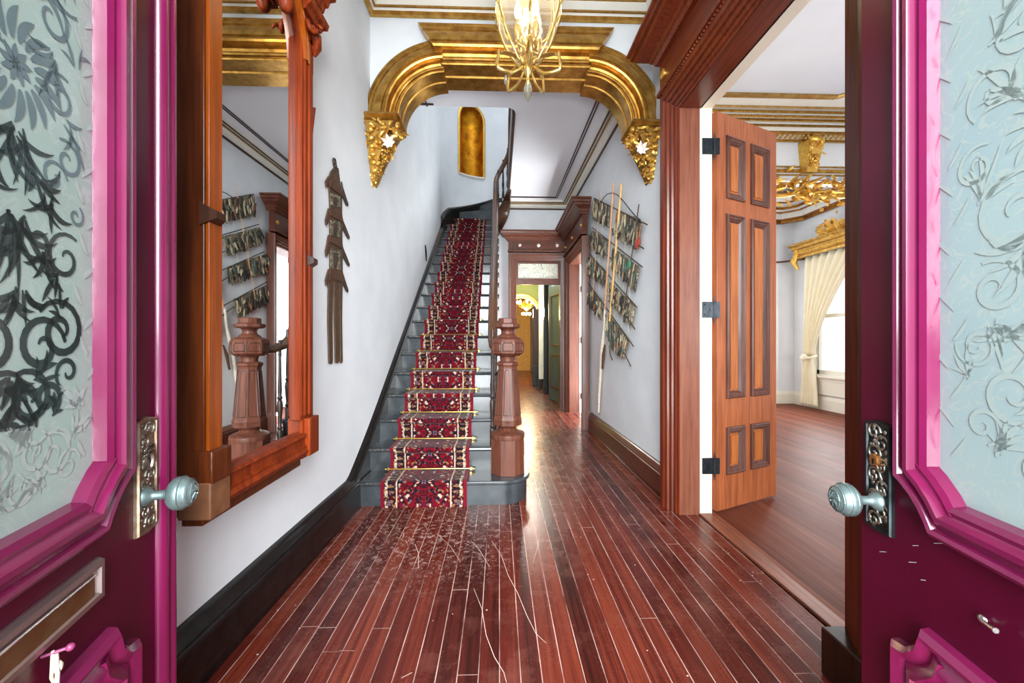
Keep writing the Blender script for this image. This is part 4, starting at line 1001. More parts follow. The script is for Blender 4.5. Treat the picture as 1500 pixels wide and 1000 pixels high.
m = MB(); m.extrude(gpts, lambda a, b, h: (h, a, b), MXB + .02, MXG); child(m, 'mirror_plate', 'mirror_glass', mir, smooth=0)
m = MB(); arcp = [(gy0 + (gy1 - gy0) / 2 + .27 * math.cos(math.radians(a)), gzs + .02 + (gzt - gzs) * 1.0 * math.sin(math.radians(a))) for a in range(0, 181, 10)]
outer_ = [(my1, 2.45)] + [(my1, 2.95), (my0, 2.95), (my0, 2.45)]
poly = arcp + [(my0, gzs + .02), (my0, 2.95), (my1, 2.95), (my1, gzs + .02)]
m.extrude(poly, fmM, -.06, .0); child(m, 'arched_head', 'walnut_red', mir, smooth=30)
m = MB(); m.sweep(arcp, [(-.002, -.02), (0, .016), (-.014, .022), (-.028, .014), (-.04, .018), (-.05, 0)], fmM); child(m, 'arch_bead', 'walnut_orange', mir, smooth=40)
m = MB(); pf = [(0, 0), (.014, .0), (.02, .03), (.03, .04), (.036, .07), (.055, .09), (.06, .12), (.078, .13), (.082, .17), (0, .17)]
m.sweep([(MXB, my1 + .0), (MXF + .03, my1), (MXF + .03, my0), (MXB, my0)], [(o, h) for o, h in pf], lambda a, b, h: (a, b, 2.80 + h)); child(m, 'cornice', 'walnut_red', mir, smooth=25)
m = MB(); m.sweep([(MXB, my1 + .0), (MXF + .02, my1), (MXF + .02, my1 - .14)], [(0, 0), (.012, 0), (.02, .02), (.035, .03), (.04, .06), (0, .06)], lambda a, b, h: (a, b, 2.70 + h)); child(m, 'bracket_cap', 'walnut_red', mir, smooth=25)
for yc in (1.885, 1.29):
    m = MB(); z = 2.62
    m.tube([(MXF + .012 + .004 * q, yc - .035 + .03 * (1 - q / 22) * math.cos(q * .55), z + .02 + .03 * (1 - q / 22) * math.sin(q * .55)) for q in range(20)], [.012 - q * .0003 for q in range(20)], 8); m.blob((MXF + .03, yc - .035, z + .02), (.02, .016, .016))
    m.tube([(MXF + .02, yc - .01, z + .05), (MXF + .035, yc + .02, z + .02), (MXF + .03, yc + .04, z - .02), (MXF + .01, yc + .05, z - .05)], [.018, .024, .02, .008], 8); m.tube([(MXF - .02, yc + .045, z - .02), (MXF + .025, yc + .045, z - .02)], .024, 10); m.box(MXF - .02, MXF + .016, yc - .06, yc + .05, z - .02, z + .09)
    child(m, 'scroll_bracket', 'walnut_red', mir, smooth=60)
m = MB(); m.box(MXF - .02, MXF + .03, 1.64, 1.70, 2.60, 2.70); m.blob((MXF + .02, 1.665, 2.60), (.03, .03, .045)); child(m, 'pendant', 'walnut_red', mir, smooth=50)
for yc, z in ((1.262, 1.59), (1.90, 1.58)):
    m = MB(); m.add([(MXF - .01, yc - .03, z - .035), (MXF - .01, yc + .04, z - .035), (MXF - .01, yc + .04, z + .035), (MXF - .01, yc - .03, z + .035), (MXF + .035, yc - .02, z - .012), (MXF + .035, yc + .02, z - .012), (MXF + .035, yc + .02, z + .01), (MXF + .035, yc - .02, z + .01)], [(0, 1, 5, 4), (1, 2, 6, 5), (2, 3, 7, 6), (3, 0, 4, 7), (4, 5, 6, 7), (0, 3, 2, 1)]); child(m, 'faceted_stud', 'dark_jamb', mir, smooth=0)
m = MB(); m.add([(MXF - .02, 1.885, 2.26), (MXF + .015, 1.885, 2.30), (MXF + .015, 1.945, 2.33), (MXF - .02, 1.95, 2.33), (MXF + .01, 1.92, 2.17), (MXF - .02, 1.92, 2.15)], [(0, 1, 2, 3), (0, 5, 4, 1), (1, 4, 2), (4, 5, 3, 2)]); child(m, 'drop_ornament', 'walnut_red', mir)
# bottom rail and corner blocks
m = MB(); m.sweep([(gy0 - .03, .675), (gy1 + .1, .675)], [(0, -.06), (0, .01), (.02, .022), (.035, .012), (.045, .014), (.05, .004), (.085, .004), (.09, .016), (.1, .01), (.108, -.02), (.108, -.06)], fmM); child(m, 'bottom_rail', 'walnut_red', mir, smooth=25)
m = MB(); m.box(MXB, MXF - .02, my0 + .02, my1 - .08, .625, .68); child(m, 'backboard', 'walnut_dark', mir, bevel=.004)
m = MB(); m.box(MXF - .03, MXF + .028, my0 - .006, gy0 + .012, .765, .865); child(m, 'corner_block', 'walnut_dark', mir, bevel=.005)
m = MB(); m.box(MXB + .01, MXF + .024, my0 - .008, gy0 + .012, .655, .77); scb = child(m, 'corner_block', 'walnut_dark', mir, bevel=.005)
scb['label'] = 'lower corner block with bare scraped wood'
plain('scraped_wood', lin(122, 78, 50), .6, c2=lin(84, 48, 26), nscale=14); scb.data.materials[0] = MATS['scraped_wood']
m = MB(); m.box(MXF - .03, MXF + .026, 1.86, 1.955, .67, .845); child(m, 'corner_block', 'walnut_red', mir, bevel=.005)
m = MB(); m.box(LX(1.6) - .01, MXB + .005, 1.4, 1.5, 2.3, 2.5); m.box(LX(1.6) - .01, MXB + .005, 1.4, 1.8, .9, 1.0); child(m, 'wall_cleat', 'walnut_dark', mir)

# ------------------------------------------------------------------ leather strap ornament on the left wall
orn = empty('leather_wall_ornament', onL(492, 530, .01), 'dark studded leather strap ornament hanging on the white wall beside the mirror', 'wall ornament')
def wallpoly(pts, off0, off1, fn=onL):
    n = len(pts); vs = [fn(x, y, off0) for x, y in pts]; w = fn(pts[0][0], pts[0][1], off1) - fn(pts[0][0], pts[0][1], off0)
    nn = Vector((1, 0, 0)) if fn is onL else Vector((-1, 0, 0)); d_ = off1 - off0
    vs2 = [v + nn * d_ for v in vs]
    return MB().add(vs + vs2, [tuple(range(n))[::-1], tuple(range(n, 2 * n))] + [(i, (i + 1) % n, n + (i + 1) % n, n + i) for i in range(n)])
child(wallpoly([(483, 252), (490, 243), (494, 247), (499, 290), (500, 402), (482, 402), (482, 300), (480, 262)], .004, .014), 'strap_body', 'leather', orn)
for y0, y1 in ((284, 304), (322, 348), (365, 396)):
    child(wallpoly([(484, y0 - 1), (498, y0 + 3), (498, y1), (484, y1 - 4)], .014, .017), 'beaded_patch', 'beadwork', orn)
    child(wallpoly([(488.5, y0 + 4), (493, y0 + 5), (494.5, (y0 + y1) / 2), (492, y1 - 3), (488.5, y1 - 4), (487.5, (y0 + y1) / 2)], .017, .021), 'oval_boss', 'leather_dark', orn)
for i, (l, a, b) in enumerate([((476, 270), (490, 256), (508, 300)), ((477, 326), (484, 303), (510, 348)), ((477, 372), (482, 342), (510, 388)), ((477, 414), (482, 392), (508, 426))]):
    child(wallpoly([(483, a[1] + (8 if i == 0 else 3)), (500, a[1] + (24 if i == 0 else 12)), (500, a[1] + (32 if i == 0 else 22)), (482, a[1] + (17 if i == 0 else 12))], .014, .022), 'cross_band', 'leather_rust', orn)
    m = wallpoly([(483, a[1] + 2), (480, a[1] + 2), (475.5, l[1] - 4), (476.5, l[1] + 4), (479, l[1]), (483, a[1] + 14)], .006, .016); child(m, 'left_tassel', 'leather_rust', orn)
    m = wallpoly([(499, b[1] - 34), (500.5, b[1] - 26), (b[0] + .5, b[1] - 1), (b[0], b[1] + 2), (b[0] - 2, b[1]), (499.5, b[1] - 16)], .006, .016); child(m, 'right_tassel', 'leather_dark', orn)
for pts in ([(480, 405), (486, 405), (485, 470), (485.5, 530), (484, 533), (480.5, 532), (479, 470)], [(488, 405), (495, 405), (495, 470), (495.5, 528), (493, 532), (490, 531), (488.5, 470)], [(495, 405), (500, 405), (499, 470), (500, 529), (498.5, 532), (497.5, 530), (497, 470)]):
    child(wallpoly(pts, .004, .014), 'hanging_strap', 'leather', orn)
child(wallpoly([(482, 396), (500, 398), (500, 412), (481, 410)], .012, .02), 'lower_band', 'leather_rust', orn)
p = onL(490, 242, .012); m = MB(); m.tube([p + Vector((0, .02 * math.cos(a), .022 + .02 * math.sin(a))) for a in [x * PI / 6 for x in range(13)]], .006, 6); m.blob(p + Vector((0, .01, 0)), .014); child(m, 'hanging_ring', 'leather_dark', orn)
p = onL(623, 371, .01); m = MB(); m.tube([p + Vector((0, 0, .11)), p + Vector((.012, -.02, .04)), p + Vector((.014, -.01, -.03)), p + Vector((.008, .03, -.1))], [.008, .012, .012, .006], 6)
tag(m.build('wall_gouge', 'black_iron'), 'small dark gouge in the stair wall, shaped as a black hook', 'hook')  # hook shape stands in for a small dark gouge

# ------------------------------------------------------------------ bark and bamboo hanging on the right wall
hang = empty('bark_wall_hanging', onR(878, 600, .02), 'bamboo and bark wall hanging with rows of dark strips on the right wall', 'wall hanging')
def onRo(px, py, off): return onR(px, py, off)
panels = [[(871, 291), (893, 302), (891, 332), (871, 322)], [(906, 308), (941, 325), (936, 364), (902, 345)],
          [(868, 337), (889, 352), (886, 379), (866, 360)], [(900, 364), (937, 391), (931, 426), (899, 394)],
          [(864, 375), (886, 394), (884, 419), (863, 401)], [(894, 413), (931, 448), (926, 478), (892, 440)],
          [(861.5, 417), (882, 440), (880, 467), (860, 441)], [(891, 460), (922, 497), (915, 524), (893, 507)]]
for pi_, q in enumerate(panels):
    A, B, C, D_ = [onR(x, y, .03) for x, y in q]; r_ = random.Random(20 + pi_)
    m = MB(); m.mi = []
    n = 24; off = Vector((-.012, 0, 0)); m.add([A, B, C, D_, A + off, B + off, C + off, D_ + off], [(3, 2, 1, 0), (4, 5, 6, 7), (0, 1, 5, 4), (1, 2, 6, 5), (2, 3, 7, 6), (3, 0, 4, 7)]); m.mi += [7] * 6
    for i in range(n * 3):
        f_ = (i % n + r_.uniform(.1, .9)) / n; t0 = A + (B - A) * f_; b0 = D_ + (C - D_) * f_
        dep = r_.uniform(-.012, .016) if i < n else r_.uniform(.0, .03)
        lo_ = r_.uniform(.85, 1.1) if i < n else r_.uniform(.4, 1.05); hi_ = r_.uniform(-.05, .08) if i < n else lo_ - r_.uniform(.25, .5)
        p0 = t0 + (b0 - t0) * hi_; p1 = t0 + (b0 - t0) * lo_ + (B - A) * r_.uniform(-.05, .05); w = (B - A).length / n * r_.uniform(.4, 1.0) * .6
        e = (B - A).normalized() * w; nx = Vector((-1, 0, 0)) * (dep + .012); k0 = len(m.f)
        tw = Vector((-1, 0, 0)) * r_.uniform(-.01, .01)
        m.add([p0 - e + nx, p0 + e + nx + tw, (p0 + p1) / 2 + e * 1.3 + nx * 1.3, p1 + e * .6 + nx, p1 - e * .6 + nx + tw, (p0 + p1) / 2 - e * 1.3 + nx,
               p0 - e + nx + Vector((.005, 0, 0)), p0 + e + nx + Vector((.005, 0, 0)), (p0 + p1) / 2 + e * 1.3 + nx + Vector((.005, 0, 0)), p1 + e * .6 + nx + Vector((.005, 0, 0)), p1 - e * .6 + nx + Vector((.005, 0, 0)), (p0 + p1) / 2 - e * 1.3 + nx + Vector((.005, 0, 0))],
              [(0, 1, 2, 3, 4, 5), (11, 10, 9, 8, 7, 6)] + [(a, (a + 1) % 6, 6 + (a + 1) % 6, 6 + a) for a in range(6)])
        m.mi += [r_.choices(range(7), (3.4, 4, 4.2, 1.6, 1.6, 3.4, 4))[0]] * (len(m.f) - k0)
    L_ = Vector(hang.location); m.v = [(x - L_.x, y - L_.y, z - L_.z) for x, y, z in m.v]
    m.build('bark_strip_row', None, hang, smooth=0, mats=['bark_strip_%s' % c for c in 'abcdefg'] + ['bark_bundle'])
for p0, p1, mt, r in [((899, 268), (886, 452), 'bamboo', .011), ((910.5, 270), (893, 470), 'bamboo_yellow', .012), ((936, 299), (913, 462), 'dark_stick', .006), ((879, 280), (868, 440), 'bamboo', .004)]:
    m = MB(); m.tube([onR(*p0, .06), onR((p0[0] + p1[0]) / 2, (p0[1] + p1[1]) / 2, .062), onR(*p1, .06)], r, 8); child(m, 'bamboo_stick', mt, hang)
for p0, p1 in [((870, 290), (948, 329)), ((892, 333), (943, 364)), ((867, 333), (941, 391)), ((886, 372), (930, 404)), ((864, 372), (933, 450)), ((884, 408), (930, 482)), ((861, 413), (928, 507)), ((881, 450), (924, 536))]:
    m = MB(); m.tube([onR(*p0, .045), onR(*p1, .05)], .006, 6); child(m, 'rod', 'dark_stick', hang)
m = MB(); m.tube([onR(x, y, .06) for x, y in [(881, 295), (884, 290), (890, 284), (897, 282.5), (904, 285), (912, 293), (922, 306), (932, 318), (938, 322)]], .005, 6); child(m, 'wire_hoop', 'steel', hang)
m = MB(); m.tube([onR(x, y, .05) for x, y in [(886, 452), (885, 480), (882, 510), (880, 545), (878, 575), (877, 604)]], [.012, .014, .024, .018, .016, .012], 8); child(m, 'rag_bound_pole', 'rag_white', hang)
m = MB(); m.tube([onR(x, y, .06) for x, y in [(886, 505), (884, 520), (882.5, 540)]], [.01, .02, .012], 6); m.tube([onR(x, y, .05) for x, y in [(893, 510), (894, 520), (897, 527)]], .006, 6); child(m, 'twig', 'leather_rust', hang)
m = MB(); m.tube([onR(x, y, .05) for x, y in [(936, 350), (934, 358), (933, 364)]], [.02, .026, .014], 6); child(m, 'red_tassel', 'bark_red', hang)
m = MB(); a = onR(921, 387, .08); m.blob(a, (.008, .05, .045), None, 6, 4); child(m, 'green_leaf', 'bark_green', hang)
m = MB()
for x, y0, y1 in [(876, 322, 410), (882, 330, 425), (898, 345, 455), (905, 345, 470), (916, 352, 480), (925, 360, 490)]: m.tube([onR(x, y0, .04), onR(x - 5, y1, .04)], .0016, 4)
child(m, 'hanging_thread', 'string', hang)

# ------------------------------------------------------------------ parlor door (open)
PD0 = Vector((1.52, 2.715)); PDd = Vector((.626, .284)).normalized()
pdw = .69; pdh0, pdh1 = .012, 2.81
pd = empty('door_3', (PD0.x, PD0.y, 0), 'open eight panel mahogany parlor door hinged beside the white stop', 'panel door', kind='structure', rz=math.atan2(PDd.y, PDd.x))
fmP = lambda a, b, h: (a, -h, b)
xs = [0, .125, .305, .385, .565, pdw]  # stiles and muntin
zs = [pdh0, .30, .63, .80, 2.02, 2.12, 2.62, pdh1]
zs = [pdh0, .27, .60, .80, 2.10, 2.22, 2.66, pdh1]
m = MB()
m.extrude([(0, pdh0), (.10, pdh0), (.10, pdh1), (0, pdh1)], fmP, -.045, 0); m.extrude([(pdw - .105, pdh0), (pdw, pdh0), (pdw, pdh1), (pdw - .105, pdh1)], fmP, -.045, 0)
m.extrude([(.295, .1), (.375, .1), (.375, 2.78), (.295, 2.78)], fmP, -.045, -.0005)
child_ = m.build('stile', 'door_wood', pd, smooth=0, bevel=.003)
m = MB()
for a, b in ((pdh0, .26), (.585, .80), (2.10, 2.22), (2.655, pdh1)): m.extrude([(.09, a), (pdw - .09, a), (pdw - .09, b), (.09, b)], fmP, -.045, -.001)
m.build('rail', 'door_wood', pd, smooth=0)
for a, b in ((.26, .585), (.80, 2.10), (2.22, 2.655)):
    for x0, x1 in ((.10, .295), (.375, pdw - .105)):
        m = MB(); m.extrude([(x0, a), (x1, a), (x1, b), (x0, b)], fmP, -.034, -.014); m.extrude([(x0 + .058, a + .06), (x1 - .058, a + .06), (x1 - .05, b - .06), (x0 + .058, b - .06)], fmP, -.02, -.006); o = m.build('panel', 'door_panel_wood', pd, smooth=0)
        m = MB(); m.sweep([(x0, a), (x1, a), (x1, b), (x0, b)], [(-.006, 0), (-.004, .012), (.006, .018), (.014, .008), (.022, .010), (.032, -.002), (.036, .002), (.046, -.012), (.046, -.02), (-.006, -.01)], fmP, True); m.build('panel_bead', 'door_bead', o, smooth=30)
pdM = (Matrix.Translation(pd.location) @ Matrix.Rotation(pd.rotation_euler.z, 4, 'Z')).inverted()
for z in (2.55, 1.42, .34):
    m = MB(); m.box(1.405, 1.478, DY1 - .012, DY1 - .004, z - .055, z + .055); m.tube([(1.488, DY1 - .012, z - .075), (1.488, DY1 - .012, z + .075)], .006, 8); m.tube([(1.488, DY1 - .012, z - .095), (1.488, DY1 - .012, z + .095)], .003, 8); m.box(1.478, 1.525, DY1 - .014, DY1 - .008, z - .055, z + .055)
    for dx, dz in ((1.42, .035), (1.42, -.035), (1.455, 0)): m.blob((dx, DY1 - .013, z + dz), (.005, .003, .005), None, 6, 4)
    m.v = [tuple(pdM @ Vector(p)) for p in m.v]; m.build('hinge', 'steel', pd)

# ------------------------------------------------------------------ parlor
PX1, PBY, PCZ, HY = 5.72, 7.5, 4.0, 5.0
mb = MB(); mb.box(1.45, PX1 + .1, PBY, PBY + .12, 0, PCZ + .2)
st(mb.build('wall_parlor_back', 'plaster_cream', smooth=0), 'white back wall of the parlor', 'wall')
mb = MB(); mb.box(PX1, PX1 + .12, .2, 5.65, 0, PCZ + .2); mb.box(PX1, PX1 + .12, 6.98, PBY, 0, PCZ + .2); mb.box(PX1, PX1 + .12, 5.65, 6.98, 0, .62); mb.box(PX1, PX1 + .12, 5.65, 6.98, 2.75, PCZ + .2)
st(mb.build('wall_parlor_right', 'plaster_cream', smooth=0), 'white parlor wall with the curtained window', 'wall')
mb = MB(); mb.box(1.451, 1.47, .2, DY0 - .13, 0, PCZ + .2); mb.box(1.451, 1.47, DY1 + .13, 5.3, 0, PCZ + .2); mb.box(1.451, 1.47, DY0 - .13, DY1 + .13, 2.93, PCZ + .2); mb.box(1.451, 1.47, 7.0, PBY, 0, PCZ + .2); mb.box(1.451, 1.47, 5.3, 7.0, 2.6, PCZ + .2)
st(mb.build('wall_parlor_left', 'plaster_cream', smooth=0), 'parlor side of the hall wall', 'wall')
st(MB().box(1.45, PX1 + .1, .2, PBY + .1, PCZ, PCZ + .1).build('ceiling_parlor', 'ceiling_white', smooth=0), 'white parlor ceiling with gilded borders', 'ceiling')
mb = MB(); mb.box(1.45, PX1 + .1, HY, HY + .2, 3.28, PCZ); st(mb.build('wall_parlor_header', 'plaster_cream', smooth=0), 'white header with gilded bands across the parlor', 'wall')
# gilded bands on header and ceiling
def band(y, py, h, mat, name, parent, d=.03, x0=1.48, x1=PX1):
    p = onY(1180, py, y); m = MB(); m.box(x0, x1, y - d, y + .001, p.z - h / 2, p.z + h / 2); return m.build(name, mat, parent, bevel=.004)
ph = empty('trim_11', (3.6, HY, 3.3), 'stack of gilded parlor cornice bands on the header', 'cornice', kind='structure')
def hb(y, py, h, mat, nm, d=.03):
    p = onY(1180, py, y - d); m = MB(); m.box(1.48, PX1, y - d, y, p.z - h / 2, p.z + h / 2); return child(m, nm, mat, ph, bevel=.004)
# cove: rising and coming forward towards the room in steps
cvy = [(206, HY), (196, 4.93), (192, 4.86), (180, 4.80), (174, 4.72), (163, 4.66), (158, 4.56), (148, 4.46), (142, 4.40)]
cvp = [(y, onY(1180, py, y).z) for py, y in cvy]
m = MB(); m.extrude(cvp + [(4.40, PCZ + .0), (HY, PCZ)], lambda a, b, h: (h, a, b), 1.48, PX1); child(m, 'cove', 'crown_white', ph, smooth=0)
for py, y, h, d_, mt in ((206, 4.95, .03, .02, 'gold'), (194, 4.87, .03, .02, 'gold'), (184, 4.80, .03, .012, 'gold_line'), (176, 4.72, .03, .012, 'gold'), (164, 4.65, .03, .012, 'gold'), (157, 4.55, .025, .012, 'gold_line')): hb(y, py, h, mt, 'gold_band', d_)
m = MB()
for i in range(120):
    p = onY(1180, 200 + (2 if i % 2 else -2), 4.88); m.blob((1.6 + i * .033, 4.885, p.z), (.017, .02, .02), None, 6, 4)
child(m, 'carved_band', 'gold_bright', ph)
m = MB(); p = onY(1180, 170, 4.66)
for i in range(130): m.leaf((1.55 + i * .031, 4.67, p.z - .02), (.7, 0, .7), (0, -1, 0), .05, .03, .2, .6)
child(m, 'rope_band', 'gold_bright', ph)
for py, h, mt in ((244, .02, 'gold_line'), (250, .05, 'gold'), (256, .02, 'gold_line'), (268, .02, 'gold_line')): hb(HY, py, h, mt, 'gold_band', .02)
m = MB(); pz = PCZ - .004
p0, p1 = onZ(1030, 137, pz), onZ(1230, 137, pz)
m.box(1.6, p1.x, p0.y - .03, p0.y + .03, pz - .02, pz + .004); m.tube([(p1.x, p0.y, pz - .008), (p1.x + .5, p0.y - .35, pz - .008), (p1.x + .6, p0.y - 3, pz - .008)], .025, 6); child(m, 'ceiling_band', 'gold_line', ph)
# keystone and foliage on the header
rk = random.Random(8)
ks = onY(1183, 232, HY); m = MB()
m.add([(ks.x - .10, HY, ks.z - .2), (ks.x + .09, HY, ks.z - .2), (ks.x + .15, HY, ks.z + .18), (ks.x - .13, HY, ks.z + .18), (ks.x - .07, HY - .08, ks.z - .2), (ks.x + .06, HY - .08, ks.z - .2), (ks.x + .1, HY - .16, ks.z + .18), (ks.x - .09, HY - .16, ks.z + .18)], [(0, 1, 2, 3), (7, 6, 5, 4), (0, 4, 5, 1), (1, 5, 6, 2), (2, 6, 7, 3), (3, 7, 4, 0)])
for i in range(30): m.leaf((ks.x + rk.uniform(-.09, .08), HY - .11 - rk.uniform(0, .05), ks.z + rk.uniform(-.18, .2)), (rk.uniform(-1, 1), -.2, rk.uniform(-1, 1)), (0, -1, 0), .055, .035, .2, .5)
for sg in (-1, 1):
    m.tube([(ks.x + sg * (.05 + .035 * (1 - q / 20) * math.cos(q * .6)), HY - .15 + .003 * q * .5, ks.z + .10 + .05 * (1 - q / 20) * math.sin(q * .6)) for q in range(18)], .012, 6)
    m.tube([(ks.x + sg * (.03 + .025 * (1 - q / 20) * math.cos(q * .6)), HY - .11, ks.z - .08 + .04 * (1 - q / 20) * math.sin(q * .6)) for q in range(18)], .010, 6)
m.blob((ks.x, HY - .13, ks.z + .19), (.1, .05, .06)); 
tag(m.build('keystone_ornament', 'gold_bright'), 'carved gold keystone bracket on the parlor header', 'ornament')
m = MB(); z0 = onY(1180, 285, HY).z
for i in range(420):
    f_ = rk.random(); x = 2.0 + 3.6 * f_; z = z0 + rk.gauss(0, .085) - .04 * math.sin(f_ * 9)
    m.leaf((x, HY - .03 - rk.uniform(0, .05), z), (rk.uniform(-1, 1), -.25, rk.uniform(-.8, .5)), (rk.uniform(-.3, .3), -1, .2), rk.uniform(.09, .17), rk.uniform(.045, .075), rk.uniform(-.1, .6), .4)
m.tube([(2.1 + i * .12, HY - .03, z0 + .03 * math.sin(i * .9)) for i in range(31)], .03, 6)
tag(m.build('foliage_garland', 'gold_bright'), 'gilded leaf garland along the lower edge of the parlor header', 'ornament')
# rear bay crown
pb = [(PX1, HY + .2), (PX1, PBY - .28), (PX1 - .28, PBY), (1.48, PBY)]
m = MB(); m.sweep(pb, [(0, -.36), (.03, -.36), (.05, -.31), (.09, -.30), (.1, -.22), (.2, -.16), (.22, -.1), (.4, -.05), (.42, 0), (0, 0)], lambda a, b, h: (a, b, 3.84 + h)); bc_ = st(m.build('trim_12', 'crown_white', smooth=25), 'cream and gold cornice at the back of the parlor', 'cornice')
for o0, h0, r in ((.02, -.345, .03), (.075, -.305, .012), (.15, -.2, .012), (.21, -.14, .02), (.34, -.07, .014)):
    m = MB(); m.sweep(pb, [(o0 - r, h0 - r), (o0 + r, h0 - r), (o0 + r, h0 + r), (o0 - r, h0 + r)], lambda a, b, h: (a, b, 3.84 + h)); m.build('gold_band', 'gold_dark', bc_)
m = MB(); m.sweep(pb, [(0, 0), (.02, 0), (.02, .03), (0, .03)], lambda a, b, h: (a, b, 2.72 + h)); st(m.build('trim_13', 'rear_wood', smooth=0), 'thin brown picture rail on the parlor walls', 'picture rail')
m = MB(); m.sweep([(PX1, .3), (PX1, PBY - .0), (1.48, PBY)], [(0, 0), (.03, 0), (.03, .18), (.02, .21), (.01, .24), (0, .24)], lambda a, b, h: (a, b, h)); st(m.build('baseboard_parlor', 'cream_paint', smooth=0), 'cream baseboard around the parlor', 'baseboard')
# window with casing in the right wall
wy0, wy1, wz0, wz1 = 5.65, 6.98, .62, 2.75
w2 = empty('window_2', (PX1, 6.3, wz0), 'bright parlor window with cream casing behind the curtain', 'window', kind='structure')
m = MB(); m.sweep([(wy0, wz0), (wy1, wz0), (wy1, wz1), (wy0, wz1)], [(0, 0), (-.02, .03), (-.05, .035), (-.06, .05), (-.11, .05), (-.12, 0)], lambda a, b, h: (PX1 - h, a, b), True); child(m, 'casing', 'cream_paint', w2, smooth=25)
m = MB(); m.box(PX1 - .09, PX1 + .02, wy0 - .14, wy1 + .14, wz0 - .06, wz0 - .02); m.box(PX1 - .04, PX1, wy0 - .1, wy1 + .1, .26, .53); child(m, 'window_sill', 'cream_paint', w2, bevel=.01)
m = MB(); m.box(PX1 + .03, PX1 + .07, wy0, wy1, 1.62, 1.68); m.box(PX1 + .03, PX1 + .07, wy0, wy1, wz0, wz0 + .07); m.box(PX1 + .03, PX1 + .07, wy1 - .05, wy1, wz0, wz1); m.box(PX1 + .03, PX1 + .07, wy0, wy0 + .05, wz0, wz1); child(m, 'sash', 'cream_paint', w2)
m = MB(); m.box(PX1 + .045, PX1 + .052, wy0, wy1, wz0, wz1); child(m, 'pane', 'pane', w2, smooth=0)
# curtain tied back and pelmet
cur = empty('curtain', (PX1 - .12, 6.9, .1), 'cream curtain tied back beside the parlor window', 'curtain')
def curtain_sheet(name, z0, z1, yf, amp):
    m = MB(); R_, C_ = 22, 60; vs = []
    for i in range(R_ + 1):
        t_ = i / R_; z = z0 + (z1 - z0) * t_; y0, y1 = yf(t_)
        for j in range(C_ + 1):
            f_ = j / C_; vs.append((PX1 - .13 + amp(t_) * math.sin(f_ * 46 + .6 * math.sin(t_ * 3)), y0 + (y1 - y0) * f_, z))
    m.add(vs, [(i * (C_ + 1) + j, i * (C_ + 1) + j + 1, (i + 1) * (C_ + 1) + j + 1, (i + 1) * (C_ + 1) + j) for i in range(R_) for j in range(C_)])
    o = child(m, name, 'curtain', cur, smooth=80); sm = o.modifiers.new('solid', 'SOLIDIFY'); sm.thickness = .006; return o
curtain_sheet('drape', .93, 2.72, lambda t: (6.98 - (.12 + 1.0 * t ** 1.6), 7.1 + .0 * t), lambda t: .022 + .012 * t)
curtain_sheet('lower_drape', .05, .93, lambda t: (6.78 + .08 * t, 7.16 - .06 * t), lambda t: .028)
m = MB(); m.tube([(PX1 - .13 + .09 * math.cos(a), 6.98 + .13 * math.sin(a), .93 + .03 * math.cos(a)) for a in [x * PI / 8 for x in range(17)]], .025, 8); m.blob((PX1 - .22, 6.96, .92), (.05, .06, .06)); child(m, 'tieback', 'curtain', cur)
pel = empty('window_pelmet', (PX1, 6.4, 2.75), 'carved gold pelmet with scroll ends above the curtain', 'pelmet')
m = MB(); m.sweep([(PX1, 7.2), (PX1 - .2, 7.2), (PX1 - .2, 5.4), (PX1, 5.4)], [(0, 0), (-.02, 0), (-.03, .04), (-.015, .06), (-.02, .16), (-.05, .18), (-.06, .22), (-.09, .24), (-.09, .27), (0, .27)][::1], lambda a, b, h: (a, b, 2.72 + h)); child(m, 'cornice_box', 'gold', pel, smooth=25)
m = MB(); m.tube([(PX1 - .225, 5.45, 2.82), (PX1 - .225, 7.16, 2.82)], .009, 6)
for i in range(26): m.blob((PX1 - .225, 5.5 + i * .066, 2.82), (.02, .02, .02), None, 6, 4)
child(m, 'bead_row', 'gold_bright', pel)
m = MB(); m.extrude([(5.6, 2.96), (6.9, 2.96), (6.6, 3.05), (6.4, 3.22), (6.2, 3.05)], lambda a, b, h: (h, a, b), PX1 - .2, PX1 - .16)
for i in range(90): m.leaf((PX1 - .2, 6.35 + rk.gauss(0, .16), 2.97 + abs(rk.gauss(0, .10))), (-.1, rk.uniform(-1, 1), rk.uniform(-.2, 1)), (-1, 0, 0), .12, .07, .2, .5)
child(m, 'carved_crest', 'gold_bright', pel)
m = MB(); y = 7.16; m.tube([(PX1 - .20, y, 2.98), (PX1 - .22, y, 2.78), (PX1 - .24, y + .03, 2.66), (PX1 - .22, y, 2.6), (PX1 - .2, y - .03, 2.52)], [.03, .05, .05, .035, .02], 8); m.blob((PX1 - .22, y + .03, 2.97), (.06, .06, .05)); m.blob((PX1 - .24, y + .05, 2.7), (.04, .05, .05))
child(m, 'end_scroll', 'gold_bright', pel)
# glimpses between stop and door
cab = empty('wooden_cabinet', (1.95, 3.72, 0), 'orange wooden cabinet glimpsed behind the parlor door', 'cabinet')
m = MB(); m.box(1.62, 2.3, 3.62, 3.98, 0, .66); child(m, 'body', 'orange_wood', cab, bevel=.006)
m = MB(); m.box(1.60, 2.32, 3.60, 4.0, .66, .69); child(m, 'top', 'orange_wood', cab, bevel=.006)
m = MB(); m.box(1.64, 1.94, 3.61, 3.625, .06, .50); m.box(1.97, 2.28, 3.61, 3.625, .06, .50); child(m, 'door', 'orange_wood', cab, bevel=.004)
w3 = empty('window_3', (3.9, PBY, .9), 'narrow bright window on the parlor back wall behind the door', 'window', kind='structure')
m = MB(); m.sweep([(3.6, .7), (4.5, .7), (4.5, 2.3), (3.6, 2.3)], [(0, 0), (.02, .03), (.1, .04), (.12, 0)], lambda a, b, h: (a, PBY - h, b), True); child(m, 'casing', 'cream_paint', w3)
